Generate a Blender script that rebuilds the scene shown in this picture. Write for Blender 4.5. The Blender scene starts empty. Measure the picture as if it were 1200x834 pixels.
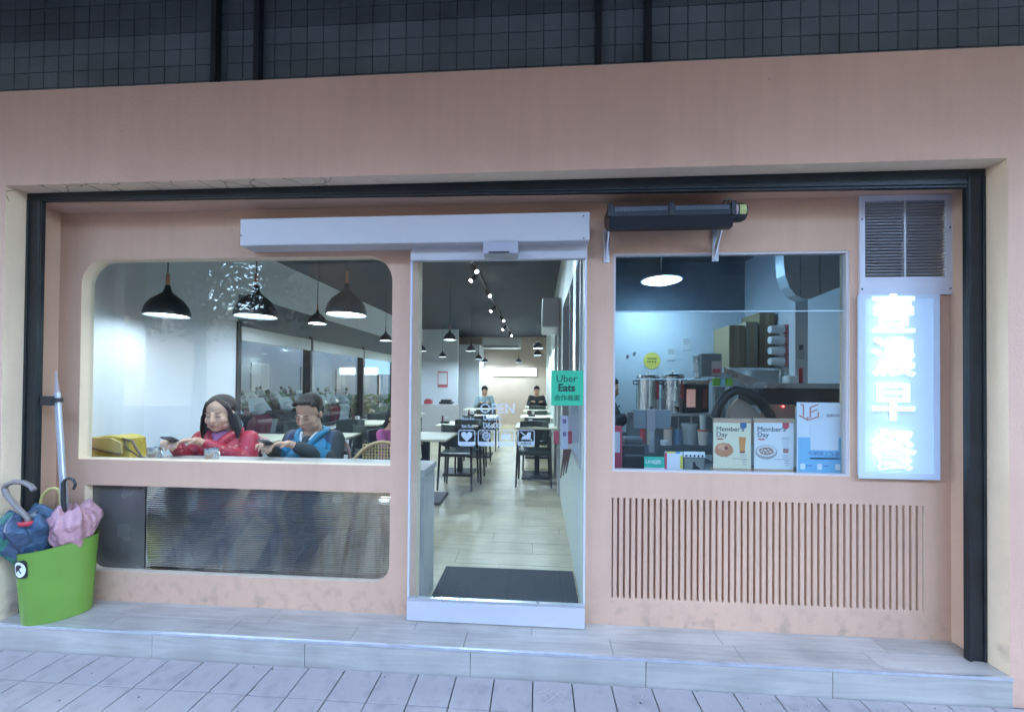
import bpy, bmesh, math, random
from mathutils import Vector, Matrix, noise
from math import sin, cos, pi, radians
random.seed(7)
S = bpy.context.scene
COL = S.collection

# ------------------------------------------------------------------ camera, world, sun, exposure
ROT = Matrix(((0.9978184785, -0.0655890031, -0.0075077694),
              (0.0655118619, 0.9978007034, -0.0100971437),
              (0.0081535191, 0.0095832686, 0.9999208374)))
CAM = Vector((0.0, -2.1748, 1.3211))
FOC, PX, PY = 455.0, 600.0, 444.0
cd = bpy.data.cameras.new('camera')
cam = bpy.data.objects.new('camera', cd); COL.objects.link(cam)
# blender camera looks down -Z with +Y up: columns = right, up, back
m3 = Matrix((ROT.col[0], ROT.col[2], -ROT.col[1])).transposed()
cam.matrix_world = Matrix.Translation(CAM) @ m3.to_4x4()
cd.sensor_fit = 'HORIZONTAL'; cd.sensor_width = 36
cd.lens = FOC / 1200 * 36
cd.shift_x = 0; cd.shift_y = (PY - 417) / 1200
cd.clip_start = 0.05; cd.clip_end = 500
S.camera = cam

W = bpy.data.worlds.new("World"); S.world = W; W.use_nodes = True
wn = W.node_tree.nodes; wl = W.node_tree.links
sky = wn.new('ShaderNodeTexSky'); sky.sky_type = 'NISHITA'; sky.sun_disc = False
SUN_EL, SUN_ROT = radians(30), radians(-20)
sky.sun_elevation = SUN_EL; sky.sun_rotation = SUN_ROT
sky.air_density = 1.0; sky.dust_density = 2.4; sky.ozone_density = 1.0
wl.new(sky.outputs[0], wn['Background'].inputs[0])
wn['Background'].inputs[1].default_value = 0.15
sd = bpy.data.lights.new('sun', 'SUN'); sd.energy = 0.6; sd.angle = radians(20); sd.color = (1, .95, .88)
so = bpy.data.objects.new('sun', sd); COL.objects.link(so)
sdir = Vector((sin(SUN_ROT) * cos(SUN_EL), cos(SUN_ROT) * cos(SUN_EL), sin(SUN_EL)))
so.rotation_euler = (-sdir).to_track_quat('-Z', 'Y').to_euler()
S.view_settings.view_transform = 'Standard'; S.view_settings.look = 'None'
S.view_settings.exposure = 4.98; S.view_settings.gamma = 1.0
S.cycles.use_denoising = True
S.cycles.max_bounces = 10; S.cycles.transparent_max_bounces = 24; S.cycles.transmission_bounces = 8
S.cycles.caustics_reflective = False; S.cycles.caustics_refractive = False
S.cycles.sample_clamp_indirect = 4.0
LAMP = 0.055     # overall strength of the shop's own lamps

# ------------------------------------------------------------------ positions from the survey of the place
def ray(px, py): return ROT @ Vector(((px - PX) / FOC, 1, -(py - PY) / FOC))
def at(px, py, y):
    r = ray(px, py); return CAM + r * ((y - CAM.y) / r.y)
def atz(px, py, z):
    r = ray(px, py); return CAM + r * ((z - CAM.z) / r.z)
def atx(px, py, x):
    r = ray(px, py); return CAM + r * ((x - CAM.x) / r.x)

# ------------------------------------------------------------------ materials
MATS = {}
def mat(name, col, rough=.6, metal=0, bump=0, bscale=60, var=0, vscale=4, emit=None, es=0, spec=None, coat=0, trans=0, ior=1.45, sss=0):
    if name in MATS: return MATS[name]
    m = bpy.data.materials.new(name); m.use_nodes = True; MATS[name] = m
    n = m.node_tree.nodes; l = m.node_tree.links; b = n['Principled BSDF']
    b.inputs['Base Color'].default_value = (*col, 1); b.inputs['Roughness'].default_value = rough
    b.inputs['Metallic'].default_value = metal
    if spec is not None: b.inputs['Specular IOR Level'].default_value = spec
    if coat: b.inputs['Coat Weight'].default_value = coat
    if trans: b.inputs['Transmission Weight'].default_value = trans; b.inputs['IOR'].default_value = ior
    if sss: b.inputs['Subsurface Weight'].default_value = sss; b.inputs['Subsurface Radius'].default_value = (.01, .005, .003); b.inputs['Subsurface Scale'].default_value = 1
    if emit: b.inputs['Emission Color'].default_value = (*emit, 1); b.inputs['Emission Strength'].default_value = es * LAMP
    tc = n.new('ShaderNodeTexCoord'); geo = n.new('ShaderNodeNewGeometry')
    if var:
        t = n.new('ShaderNodeTexNoise'); t.inputs['Scale'].default_value = vscale; t.inputs['Detail'].default_value = 6
        l.new(geo.outputs['Position'], t.inputs['Vector'])
        r = n.new('ShaderNodeValToRGB'); l.new(t.outputs['Fac'], r.inputs[0])
        r.color_ramp.elements[0].position = .3; r.color_ramp.elements[1].position = .72
        r.color_ramp.elements[0].color = (*[c * (1 - var) for c in col], 1)
        r.color_ramp.elements[1].color = (*[min(1, c * (1 + var * .6)) for c in col], 1)
        l.new(r.outputs[0], b.inputs['Base Color'])
        q = n.new('ShaderNodeMapRange'); l.new(t.outputs['Fac'], q.inputs[0])
        q.inputs[3].default_value = max(0, rough - .1); q.inputs[4].default_value = min(1, rough + .1)
        l.new(q.outputs[0], b.inputs['Roughness'])
    if bump:
        t2 = n.new('ShaderNodeTexNoise'); t2.inputs['Scale'].default_value = bscale; t2.inputs['Detail'].default_value = 5
        l.new(geo.outputs['Position'], t2.inputs['Vector'])
        bp = n.new('ShaderNodeBump'); bp.inputs['Strength'].default_value = bump; bp.inputs['Distance'].default_value = .004
        l.new(t2.outputs['Fac'], bp.inputs['Height']); l.new(bp.outputs[0], b.inputs['Normal'])
    return m

def plaster(name, col, dirt=(.30, .22, .16), dirt_amt=.5, cracks=False):
    """painted render: broad tone variation, fine tooth, grime along the foot of the wall, crazing"""
    m = mat(name, col, .62, bump=.35, bscale=90)
    n = m.node_tree.nodes; l = m.node_tree.links; b = n['Principled BSDF']
    geo = [x for x in n if x.type == 'NEW_GEOMETRY'][0]
    t = n.new('ShaderNodeTexNoise'); t.inputs['Scale'].default_value = 1.7; t.inputs['Detail'].default_value = 8; t.inputs['Roughness'].default_value = .62
    l.new(geo.outputs['Position'], t.inputs['Vector'])
    r = n.new('ShaderNodeValToRGB'); l.new(t.outputs['Fac'], r.inputs[0])
    r.color_ramp.elements[0].position = .32; r.color_ramp.elements[1].position = .7
    r.color_ramp.elements[0].color = (*[c * .93 for c in col], 1)
    r.color_ramp.elements[1].color = (*[min(1, c * 1.05) for c in col], 1)
    sp = n.new('ShaderNodeSeparateXYZ'); l.new(geo.outputs['Position'], sp.inputs[0])
    mr = n.new('ShaderNodeMapRange'); l.new(sp.outputs['Z'], mr.inputs[0])
    mr.inputs[1].default_value = .22; mr.inputs[2].default_value = 0.0
    t3 = n.new('ShaderNodeTexNoise'); t3.inputs['Scale'].default_value = 14; t3.inputs['Detail'].default_value = 7
    l.new(geo.outputs['Position'], t3.inputs['Vector'])
    c3 = n.new('ShaderNodeValToRGB'); l.new(t3.outputs['Fac'], c3.inputs[0])
    c3.color_ramp.elements[0].position = .5; c3.color_ramp.elements[1].position = .72
    mu = n.new('ShaderNodeMath'); mu.operation = 'MULTIPLY'; l.new(mr.outputs[0], mu.inputs[0]); l.new(c3.outputs[0], mu.inputs[1])
    mu2 = n.new('ShaderNodeMath'); mu2.operation = 'MULTIPLY'; l.new(mu.outputs[0], mu2.inputs[0]); mu2.inputs[1].default_value = dirt_amt * 1.3
    # sparse specks
    t4 = n.new('ShaderNodeTexVoronoi'); t4.inputs['Scale'].default_value = 5; l.new(geo.outputs['Position'], t4.inputs['Vector'])
    c4 = n.new('ShaderNodeValToRGB'); l.new(t4.outputs['Distance'], c4.inputs[0])
    c4.color_ramp.elements[0].position = .018; c4.color_ramp.elements[1].position = .035
    c4.color_ramp.elements[0].color = (.5, .5, .5, 1); c4.color_ramp.elements[1].color = (0, 0, 0, 1)
    ad = n.new('ShaderNodeMath'); ad.operation = 'ADD'; ad.use_clamp = True; l.new(mu2.outputs[0], ad.inputs[0]); l.new(c4.outputs[0], ad.inputs[1])
    mx = n.new('ShaderNodeMixRGB'); l.new(ad.outputs[0], mx.inputs[0]); l.new(r.outputs[0], mx.inputs[1]); mx.inputs[2].default_value = (*dirt, 1)
    # faint vertical run marks
    mp = n.new('ShaderNodeMapping'); l.new(geo.outputs['Position'], mp.inputs[0]); mp.inputs['Scale'].default_value = (9, 9, .5)
    t5 = n.new('ShaderNodeTexNoise'); t5.inputs['Scale'].default_value = 2.2; t5.inputs['Detail'].default_value = 5; l.new(mp.outputs[0], t5.inputs['Vector'])
    r5 = n.new('ShaderNodeMapRange'); l.new(t5.outputs['Fac'], r5.inputs[0]); r5.inputs[1].default_value = .35; r5.inputs[2].default_value = .7; r5.inputs[3].default_value = 1.01; r5.inputs[4].default_value = .965
    vs5 = n.new('ShaderNodeVectorMath'); vs5.operation = 'SCALE'; l.new(mx.outputs[0], vs5.inputs[0]); l.new(r5.outputs[0], vs5.inputs['Scale'])
    last = vs5.outputs[0]
    if cracks:
        tn = n.new('ShaderNodeTexNoise'); tn.inputs['Scale'].default_value = 7; l.new(geo.outputs['Position'], tn.inputs['Vector'])
        va = n.new('ShaderNodeVectorMath'); va.operation = 'MULTIPLY_ADD'; l.new(tn.outputs['Color'], va.inputs[0]); va.inputs[1].default_value = (.12,) * 3; l.new(geo.outputs['Position'], va.inputs[2])
        vo = n.new('ShaderNodeTexVoronoi'); vo.feature = 'DISTANCE_TO_EDGE'; vo.inputs['Scale'].default_value = 6; l.new(va.outputs[0], vo.inputs['Vector'])
        cr = n.new('ShaderNodeMapRange'); l.new(vo.outputs['Distance'], cr.inputs[0]); cr.inputs[1].default_value = .012; cr.inputs[2].default_value = .03; cr.inputs[3].default_value = 1; cr.inputs[4].default_value = 0
        mk = n.new('ShaderNodeMapRange'); l.new(t.outputs['Fac'], mk.inputs[0]); mk.inputs[1].default_value = .5; mk.inputs[2].default_value = .56
        mu5 = n.new('ShaderNodeMath'); mu5.operation = 'MULTIPLY'; l.new(cr.outputs[0], mu5.inputs[0]); zc5 = n.new('ShaderNodeMath'); zc5.operation = 'GREATER_THAN'; l.new(sp.outputs['Z'], zc5.inputs[0]); zc5.inputs[1].default_value = 2.3; xc5 = n.new('ShaderNodeMapRange'); l.new(sp.outputs['X'], xc5.inputs[0]); xc5.inputs[1].default_value = -.7; xc5.inputs[2].default_value = -1.3; xc5.inputs[4].default_value = .7; zz5 = n.new('ShaderNodeMath'); zz5.operation = 'MULTIPLY'; l.new(zc5.outputs[0], zz5.inputs[0]); l.new(xc5.outputs[0], zz5.inputs[1]); l.new(zz5.outputs[0], mu5.inputs[1])
        mx5 = n.new('ShaderNodeMixRGB'); l.new(mu5.outputs[0], mx5.inputs[0]); l.new(last, mx5.inputs[1]); mx5.inputs[2].default_value = (.22, .11, .06, 1); last = mx5.outputs[0]
    l.new(last, b.inputs['Base Color'])
    return m

def woodtile(name, col, streak=.22, axis='X', scale=1.0, rough=.45):
    m = mat(name, col, rough, bump=.12, bscale=40)
    n = m.node_tree.nodes; l = m.node_tree.links; b = n['Principled BSDF']
    geo = [x for x in n if x.type == 'NEW_GEOMETRY'][0]
    mp = n.new('ShaderNodeMapping'); l.new(geo.outputs['Position'], mp.inputs[0])
    oi = n.new('ShaderNodeObjectInfo')
    mp.inputs['Scale'].default_value = ((2.2, 26, 26) if axis == 'X' else (26, 2.2, 26)) if axis != 'Z' else (26, 26, 2.2)
    l.new(oi.outputs['Random'], mp.inputs['Location'])
    t = n.new('ShaderNodeTexNoise'); t.inputs['Scale'].default_value = scale; t.inputs['Detail'].default_value = 7; t.inputs['Distortion'].default_value = 1.1
    l.new(mp.outputs[0], t.inputs['Vector'])
    r = n.new('ShaderNodeValToRGB'); l.new(t.outputs['Fac'], r.inputs[0])
    r.color_ramp.elements[0].position = .3; r.color_ramp.elements[1].position = .7
    r.color_ramp.elements[0].color = (*[c * (1 - streak) for c in col], 1)
    r.color_ramp.elements[1].color = (*[min(1, c * (1 + streak * .5)) for c in col], 1)
    # per piece tone and broad dirt
    t2 = n.new('ShaderNodeTexNoise'); t2.inputs['Scale'].default_value = 3.5; t2.inputs['Detail'].default_value = 6; l.new(geo.outputs['Position'], t2.inputs['Vector'])
    q = n.new('ShaderNodeMapRange'); l.new(t2.outputs['Fac'], q.inputs[0]); q.inputs[1].default_value = .3; q.inputs[2].default_value = .7; q.inputs[3].default_value = .8; q.inputs[4].default_value = 1.08
    q2 = n.new('ShaderNodeMapRange'); l.new(oi.outputs['Random'], q2.inputs[0]); q2.inputs[3].default_value = .92; q2.inputs[4].default_value = 1.05
    mm = n.new('ShaderNodeMath'); mm.operation = 'MULTIPLY'; l.new(q.outputs[0], mm.inputs[0]); l.new(q2.outputs[0], mm.inputs[1])
    vm = n.new('ShaderNodeVectorMath'); vm.operation = 'SCALE'; l.new(r.outputs[0], vm.inputs[0]); l.new(mm.outputs[0], vm.inputs['Scale'])
    l.new(vm.outputs[0], b.inputs['Base Color'])
    return m

def pane_mat(name, tint=(1, 1, 1), ior=1.5, rough=0.0, spots=False):
    if name in MATS: return MATS[name]
    m = bpy.data.materials.new(name); m.use_nodes = True; MATS[name] = m
    n = m.node_tree.nodes; l = m.node_tree.links
    for x in list(n):
        if x.type == 'BSDF_PRINCIPLED': n.remove(x)
    out = [x for x in n if x.type == 'OUTPUT_MATERIAL'][0]
    tr = n.new('ShaderNodeBsdfTransparent'); tr.inputs[0].default_value = (*tint, 1)
    gl = n.new('ShaderNodeBsdfGlossy'); gl.inputs['Roughness'].default_value = rough
    # reflectance of a thin pane: depends only on the angle, the same from both sides
    ge = n.new('ShaderNodeNewGeometry'); dp = n.new('ShaderNodeVectorMath'); dp.operation = 'DOT_PRODUCT'
    l.new(ge.outputs['Normal'], dp.inputs[0]); l.new(ge.outputs['Incoming'], dp.inputs[1])
    def mth(op, x, y=None):
        q = n.new('ShaderNodeMath'); q.operation = op; q.use_clamp = (op == 'ADD')
        for i_, v_ in enumerate((x, y)):
            if v_ is None: continue
            if isinstance(v_, (int, float)): q.inputs[i_].default_value = v_
            else: l.new(v_, q.inputs[i_])
        return q.outputs[0]
    f0 = ((ior - 1) / (ior + 1)) ** 2
    c_ = mth('ABSOLUTE', dp.outputs['Value']); frv = mth('ADD', mth('MULTIPLY', mth('POWER', mth('SUBTRACT', 1.0, c_), 5.0), 1 - f0), f0)
    mx = n.new('ShaderNodeMixShader'); l.new(frv, mx.inputs[0]); l.new(tr.outputs[0], mx.inputs[1]); l.new(gl.outputs[0], mx.inputs[2])
    l.new(mx.outputs[0], out.inputs[0])
    return m

PINK = plaster('pink_plaster', (.62, .385, .265))
FASCIA = plaster('fascia_plaster', (.63, .375, .27), dirt_amt=.2)
CREAM = plaster('cream_plaster', (.80, .62, .44), dirt_amt=.6, cracks=True)
GLASS = pane_mat('clear_glass', (.93, .97, .97))
TINT = pane_mat('tinted_glass', (.80, .88, .90), 1.6)
FRAME = mat('black_steel', (.017, .022, .026), .42, .3, bump=.1, var=.35, vscale=9)
WHITE = mat('white_enamel', (.50, .49, .51), .35, var=.05, vscale=3)
ALU = mat('aluminium', (.62, .64, .68), .3, .85, var=.1, vscale=8)
STEEL = mat('stainless_steel', (.72, .74, .76), .26, .9, var=.15, vscale=6)
INWALL = mat('interior_white_paint', (.66, .69, .74), .6, var=.05, vscale=1.5, bump=.08)
DARKCEIL = mat('charcoal_ceiling_paint', (.028, .040, .058), .8, var=.25, vscale=2)
BLACK = mat('black_plastic', (.02, .022, .025), .45)
RUBBER = mat('black_rubber', (.03, .035, .04), .8, bump=.5, bscale=200)
TABLE = mat('pale_tabletop', (.66, .62, .48), .4, var=.06)
CHAIRM = mat('dark_chair_wood', (.028, .022, .02), .45)
VINYL = mat('dark_green_vinyl', (.03, .045, .04), .35)
WOODP = woodtile('pale_wood_panel', (.50, .46, .42), .12, 'X')
GROUT = mat('grout', (.14, .13, .13), .9, bump=.4)
NAIL = mat('dark_slot', (.36, .21, .15), .8)
def flat(name, c, r=.6): return mat(name, c, r)

# ------------------------------------------------------------------ mesh helper
def tag(o, label=None, cat=None, group=None, kind=None):
    if label: o['label'] = label
    if cat: o['category'] = cat
    if group: o['group'] = group
    if kind: o['kind'] = kind
    return o
def wloc(o):
    v = Vector((0, 0, 0))
    while o is not None: v += o.location; o = o.parent
    return v
def thing(name, label, cat, loc=(0, 0, 0), group=None, rz=0):
    o = bpy.data.objects.new(name, None); COL.objects.link(o); o.empty_display_size = .1
    o.location = loc; o.rotation_euler = (0, 0, rz)
    return tag(o, label, cat, group)

class MB:
    def __init__(s): s.v = []; s.f = []; s.mi = []; s.sm = []; s.k = 0
    def add(s, vs, fs, smooth=False):
        o = len(s.v); s.v += [tuple(v) for v in vs]
        for f in fs: s.f.append([o + i for i in f]); s.mi.append(s.k); s.sm.append(smooth)
        return s
    def box(s, a, b, bev=0):
        x0, y0, z0 = [min(p, q) for p, q in zip(a, b)]; x1, y1, z1 = [max(p, q) for p, q in zip(a, b)]
        if not bev:
            vs = [(x0, y0, z0), (x1, y0, z0), (x1, y1, z0), (x0, y1, z0), (x0, y0, z1), (x1, y0, z1), (x1, y1, z1), (x0, y1, z1)]
            return s.add(vs, [(0, 3, 2, 1), (4, 5, 6, 7), (0, 1, 5, 4), (1, 2, 6, 5), (2, 3, 7, 6), (3, 0, 4, 7)])
        bm = bmesh.new(); bmesh.ops.create_cube(bm, size=1)
        for v in bm.verts: v.co = Vector(((x0 + x1) / 2 + v.co.x * (x1 - x0), (y0 + y1) / 2 + v.co.y * (y1 - y0), (z0 + z1) / 2 + v.co.z * (z1 - z0)))
        bmesh.ops.bevel(bm, geom=bm.edges[:], offset=bev, segments=2, affect='EDGES', profile=.5)
        bm.verts.index_update(); s.add([v.co.copy() for v in bm.verts], [[v.index for v in f.verts] for f in bm.faces]); bm.free(); return s
    def cyl(s, p0, p1, r0, r1=None, n=12, caps=True, smooth=True):
        r1 = r0 if r1 is None else r1
        p0 = Vector(p0); p1 = Vector(p1); d = (p1 - p0).normalized(); u = d.orthogonal().normalized(); w = d.cross(u)
        vs = []
        for p, r in ((p0, r0), (p1, r1)):
            for i in range(n): a = 2 * pi * i / n; vs.append(p + u * cos(a) * r + w * sin(a) * r)
        s.add(vs, [(i, (i + 1) % n, n + (i + 1) % n, n + i) for i in range(n)], smooth)
        if caps: s.add(vs, [tuple(range(n))[::-1], tuple(range(n, 2 * n))])
        return s
    def tube(s, pts, r, n=8, caps=True):
        pts = [Vector(p) for p in pts]; rs = r if isinstance(r, (list, tuple)) else [r] * len(pts)
        vs = []; u = None
        for i, p in enumerate(pts):
            d = (pts[min(i + 1, len(pts) - 1)] - pts[max(i - 1, 0)]).normalized()
            u = d.orthogonal().normalized() if u is None else (u - d * u.dot(d)).normalized()
            w = d.cross(u)
            for k in range(n): a = 2 * pi * k / n; vs.append(p + (u * cos(a) + w * sin(a)) * rs[i])
        fs = []
        for i in range(len(pts) - 1):
            for k in range(n): fs.append((i * n + k, i * n + (k + 1) % n, (i + 1) * n + (k + 1) % n, (i + 1) * n + k))
        s.add(vs, fs, True)
        if caps: s.add(vs, [tuple(range(n))[::-1], tuple(range((len(pts) - 1) * n, len(pts) * n))])
        return s
    def lathe(s, prof, c=(0, 0, 0), n=24, axis='Z', smooth=True):
        vs = []
        for r, h in prof:
            for k in range(n):
                a = 2 * pi * k / n
                p = (r * cos(a), r * sin(a), h) if axis == 'Z' else ((r * cos(a), -h, r * sin(a)) if axis == 'Y' else (h, r * cos(a), r * sin(a)))
                vs.append((c[0] + p[0], c[1] + p[1], c[2] + p[2]))
        fs = []
        for i in range(len(prof) - 1):
            for k in range(n): fs.append((i * n + k, i * n + (k + 1) % n, (i + 1) * n + (k + 1) % n, (i + 1) * n + k))
        s.add(vs, fs, smooth)
        return s
    def sph(s, c, r, n=12, m=8, rot=None):
        if not hasattr(r, '__len__'): r = (r, r, r)
        vs = [(0, 0, 1)]
        for i in range(1, m):
            for k in range(n): t = pi * i / m; a = 2 * pi * k / n; vs.append((sin(t) * cos(a), sin(t) * sin(a), cos(t)))
        vs.append((0, 0, -1)); R3 = rot or Matrix.Identity(3)
        vs = [Vector(c) + R3 @ Vector((v[0] * r[0], v[1] * r[1], v[2] * r[2])) for v in vs]
        fs = [(0, 1 + k, 1 + (k + 1) % n) for k in range(n)]
        for i in range(m - 2):
            for k in range(n): a = 1 + i * n; fs.append((a + k, a + n + k, a + n + (k + 1) % n, a + (k + 1) % n))
        a = 1 + (m - 2) * n; e = len(vs) - 1
        fs += [(e, a + (k + 1) % n, a + k) for k in range(n)]
        return s.add(vs, fs, True)
    def prism(s, poly, y0, y1, plane='XZ'):
        """polygon in plane, extruded along the third axis"""
        n = len(poly)
        def P(p, h): return {'XZ': (p[0], h, p[1]), 'XY': (p[0], p[1], h), 'YZ': (h, p[0], p[1])}[plane]
        vs = [P(p, y0) for p in poly] + [P(p, y1) for p in poly]
        s.add(vs, [tuple(range(n)), tuple(range(n, 2 * n))[::-1]] + [(i, n + i, n + (i + 1) % n, (i + 1) % n) for i in range(n)])
        return s
    def quad(s, a, b, c, d): return s.add([a, b, c, d], [(0, 1, 2, 3)])
    def m(s, k): s.k = k; return s
    def mesh(s, name, mats, off=Vector((0, 0, 0))):
        me = bpy.data.meshes.new(name); me.from_pydata([Vector(v) - off for v in s.v], [], s.f)
        for x in (mats if isinstance(mats, (list, tuple)) else [mats]): me.materials.append(x)
        me.polygons.foreach_set('material_index', s.mi); me.polygons.foreach_set('use_smooth', s.sm)
        bm = bmesh.new(); bm.from_mesh(me); bmesh.ops.recalc_face_normals(bm, faces=bm.faces[:])
        for e in bm.edges:
            if len(e.link_faces) == 2 and e.calc_face_angle(0) > .6: e.smooth = False
        bm.to_mesh(me); bm.free()
        me.update(); return me
    def build(s, name, mats, parent=None, world=True, origin=None):
        """world=True: vertices are in world coordinates"""
        off = Vector((0, 0, 0)); po = wloc(parent) if (parent is not None and world) else Vector((0, 0, 0))
        if parent is None and world:
            if origin is None:
                xs = [v[0] for v in s.v]; ys = [v[1] for v in s.v]; zs = [v[2] for v in s.v]
                origin = ((min(xs) + max(xs)) / 2, (min(ys) + max(ys)) / 2, min(zs))
            off = Vector(origin)
        me = s.mesh(name, mats, off + po if parent is not None else off)
        o = bpy.data.objects.new(name, me); COL.objects.link(o)
        if parent is not None: o.parent = parent
        else: o.location = off
        return o

def boxpx(x0, y0, x1, y1, y, depth):
    """a box whose front face at depth y spans these survey readings"""
    a = at((x0 + x1) / 2 - abs(x1 - x0) / 2, (y0 + y1) / 2, y); b = at((x0 + x1) / 2 + abs(x1 - x0) / 2, (y0 + y1) / 2, y)
    t = at((x0 + x1) / 2, y0, y).z; bt = at((x0 + x1) / 2, y1, y).z
    return (a.x, y, bt), (b.x, y + depth, t)

def inst(me, name, parent, loc, rot=(0, 0, 0), sc=(1, 1, 1)):
    o = bpy.data.objects.new(name, me); COL.objects.link(o); o.parent = parent
    o.location = loc; o.rotation_euler = rot; o.scale = sc; return o

def rrect(x0, z0, x1, z1, rs, n=8):
    """rounded rectangle, rs = radii (bl, br, tr, tl)"""
    pts = []
    for (cx, cz, a0), r in zip(((x0, z0, 180), (x1, z0, 270), (x1, z1, 0), (x0, z1, 90)), rs):
        sx = 1 if cx == x0 else -1; sz = 1 if cz == z0 else -1
        if r == 0: pts.append((cx, cz)); continue
        for i in range(n + 1):
            a = radians(a0 + 90 * i / n); pts.append((cx + sx * r + r * cos(a), cz + sz * r + r * sin(a)))
    return pts

def plate(name, outer, holes, y0, y1, mats, parent, sidefn=None):
    """flat plate in the XZ plane with holes; mats[1] goes on the side faces"""
    cu = bpy.data.curves.new('outline', 'CURVE'); cu.dimensions = '2D'; cu.fill_mode = 'BOTH'; cu.extrude = (y1 - y0) / 2
    for poly in [outer] + holes:
        sp = cu.splines.new('POLY'); sp.points.add(len(poly) - 1); sp.use_cyclic_u = True
        for p, q in zip(sp.points, poly): p.co = (q[0], q[1], 0, 1)
    tmp = bpy.data.objects.new('outline', cu); COL.objects.link(tmp)
    dg = bpy.context.evaluated_depsgraph_get(); me = bpy.data.meshes.new_from_object(tmp.evaluated_get(dg))
    bpy.data.objects.remove(tmp); bpy.data.curves.remove(cu)
    po = wloc(parent) if parent else Vector((0, 0, 0))
    for v in me.vertices: v.co = Vector((v.co.x, (y0 + y1) / 2 - v.co.z, v.co.y)) - po
    me.name = name; me.materials.clear()
    for x in mats: me.materials.append(x)
    bm = bmesh.new(); bm.from_mesh(me); bmesh.ops.remove_doubles(bm, verts=bm.verts[:], dist=1e-5); bmesh.ops.recalc_face_normals(bm, faces=bm.faces[:])
    for f in bm.faces: f.material_index = 1 if (abs(f.normal.y) < .5 and len(mats) > 1) else 0; f.smooth = False
    bm.to_mesh(me); bm.free()
    o = bpy.data.objects.new(name, me); COL.objects.link(o)
    if parent: o.parent = parent
    return o

FONT = None
def text_mesh(body, size, ext, offset=0, align='CENTER', sx=1, space=1):
    cu = bpy.data.curves.new('lettering', 'FONT'); cu.body = body; cu.size = size; cu.extrude = ext; cu.offset = offset
    cu.align_x = align; cu.align_y = 'CENTER'; cu.resolution_u = 3; cu.space_line = space
    tmp = bpy.data.objects.new('lettering', cu); COL.objects.link(tmp)
    dg = bpy.context.evaluated_depsgraph_get(); me = bpy.data.meshes.new_from_object(tmp.evaluated_get(dg))
    bpy.data.objects.remove(tmp); bpy.data.curves.remove(cu)
    for v in me.vertices: v.co = Vector((v.co.x * sx, -v.co.z, v.co.y))
    return me
def text(name, body, size, loc, m, parent, ext=.0006, align='CENTER', sx=1, offset=0, rx=0, rz=0, space=1, center=False):
    me = text_mesh(body, size, ext, offset, align, sx, space); me.materials.clear(); me.materials.append(m)
    if center and len(me.vertices):
        cx = (min(v.co.x for v in me.vertices) + max(v.co.x for v in me.vertices)) / 2; cz = (min(v.co.z for v in me.vertices) + max(v.co.z for v in me.vertices)) / 2
        for v in me.vertices: v.co.x -= cx; v.co.z -= cz
    me.name = name; o = bpy.data.objects.new(name, me); COL.objects.link(o); o.parent = parent
    o.location = Vector(loc) - wloc(parent); o.rotation_euler = (rx, 0, rz); return o

def light(name, kind, loc, energy, col, size=.1, rot=(0, 0, 0), parent=None, spot=None):
    d = bpy.data.lights.new(name, kind); d.energy = energy * LAMP; d.color = col
    if kind == 'AREA': d.shape = 'DISK'; d.size = size
    elif kind in ('POINT', 'SPOT'): d.shadow_soft_size = size
    if spot: d.spot_size = spot; d.spot_blend = .5
    o = bpy.data.objects.new(name, d); COL.objects.link(o)
    if parent: o.parent = parent; o.location = Vector(loc) - wloc(parent)
    else: o.location = loc
    o.rotation_euler = rot; return o
def copy_tree(o, parent=None):
    c = o.copy(); COL.objects.link(c); c.parent = parent
    for ch in list(o.children): copy_tree(ch, c)
    return c
def struct(o): o['kind'] = 'structure'; return o
LEDC = (.66, .83, 1.0)
def emis(name, col, s):
    return mat(name, (.8, .8, .8), .5, emit=col, es=s)
#@@GROUND
# ------------------------------------------------------------------ ground: pavement, platform step, road
XL, XR, ZT = -2.92, 2.165, 2.38
YF, YP, ZS = -.24, -.256, -.13
PAVE = plaster('pavement_tile_glaze', (.385, .33, .315), dirt=(.18, .16, .16), dirt_amt=.3)
PAVE.node_tree.nodes['Principled BSDF'].inputs['Roughness'].default_value = .5
pave = MB().box((-16, -3.7, ZS - .3), (16, 0, ZS - .012)).build('pavement', GROUT); struct(pave)
road = MB().box((-60, -60, ZS - .5), (60, -3.7, ZS - .14)).build('road', mat('asphalt', (.05, .05, .052), .9, bump=.5)); struct(road)
kerb = MB().box((-16, -3.85, ZS - .2), (16, -3.7, ZS - .0), .01).build('kerb', mat('kerb_concrete', (.3, .3, .29), .85, bump=.4, var=.2)); struct(kerb)
TP = .1885
def tile_mesh(name, w, d, h, m, bev=.0025):
    b = MB().box((-w / 2, -d / 2, -h), (w / 2, d / 2, 0), bev); return b.mesh(name, m)
tm = tile_mesh('paving_tile', TP - .006, TP - .006, .02, PAVE, .002)
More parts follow.
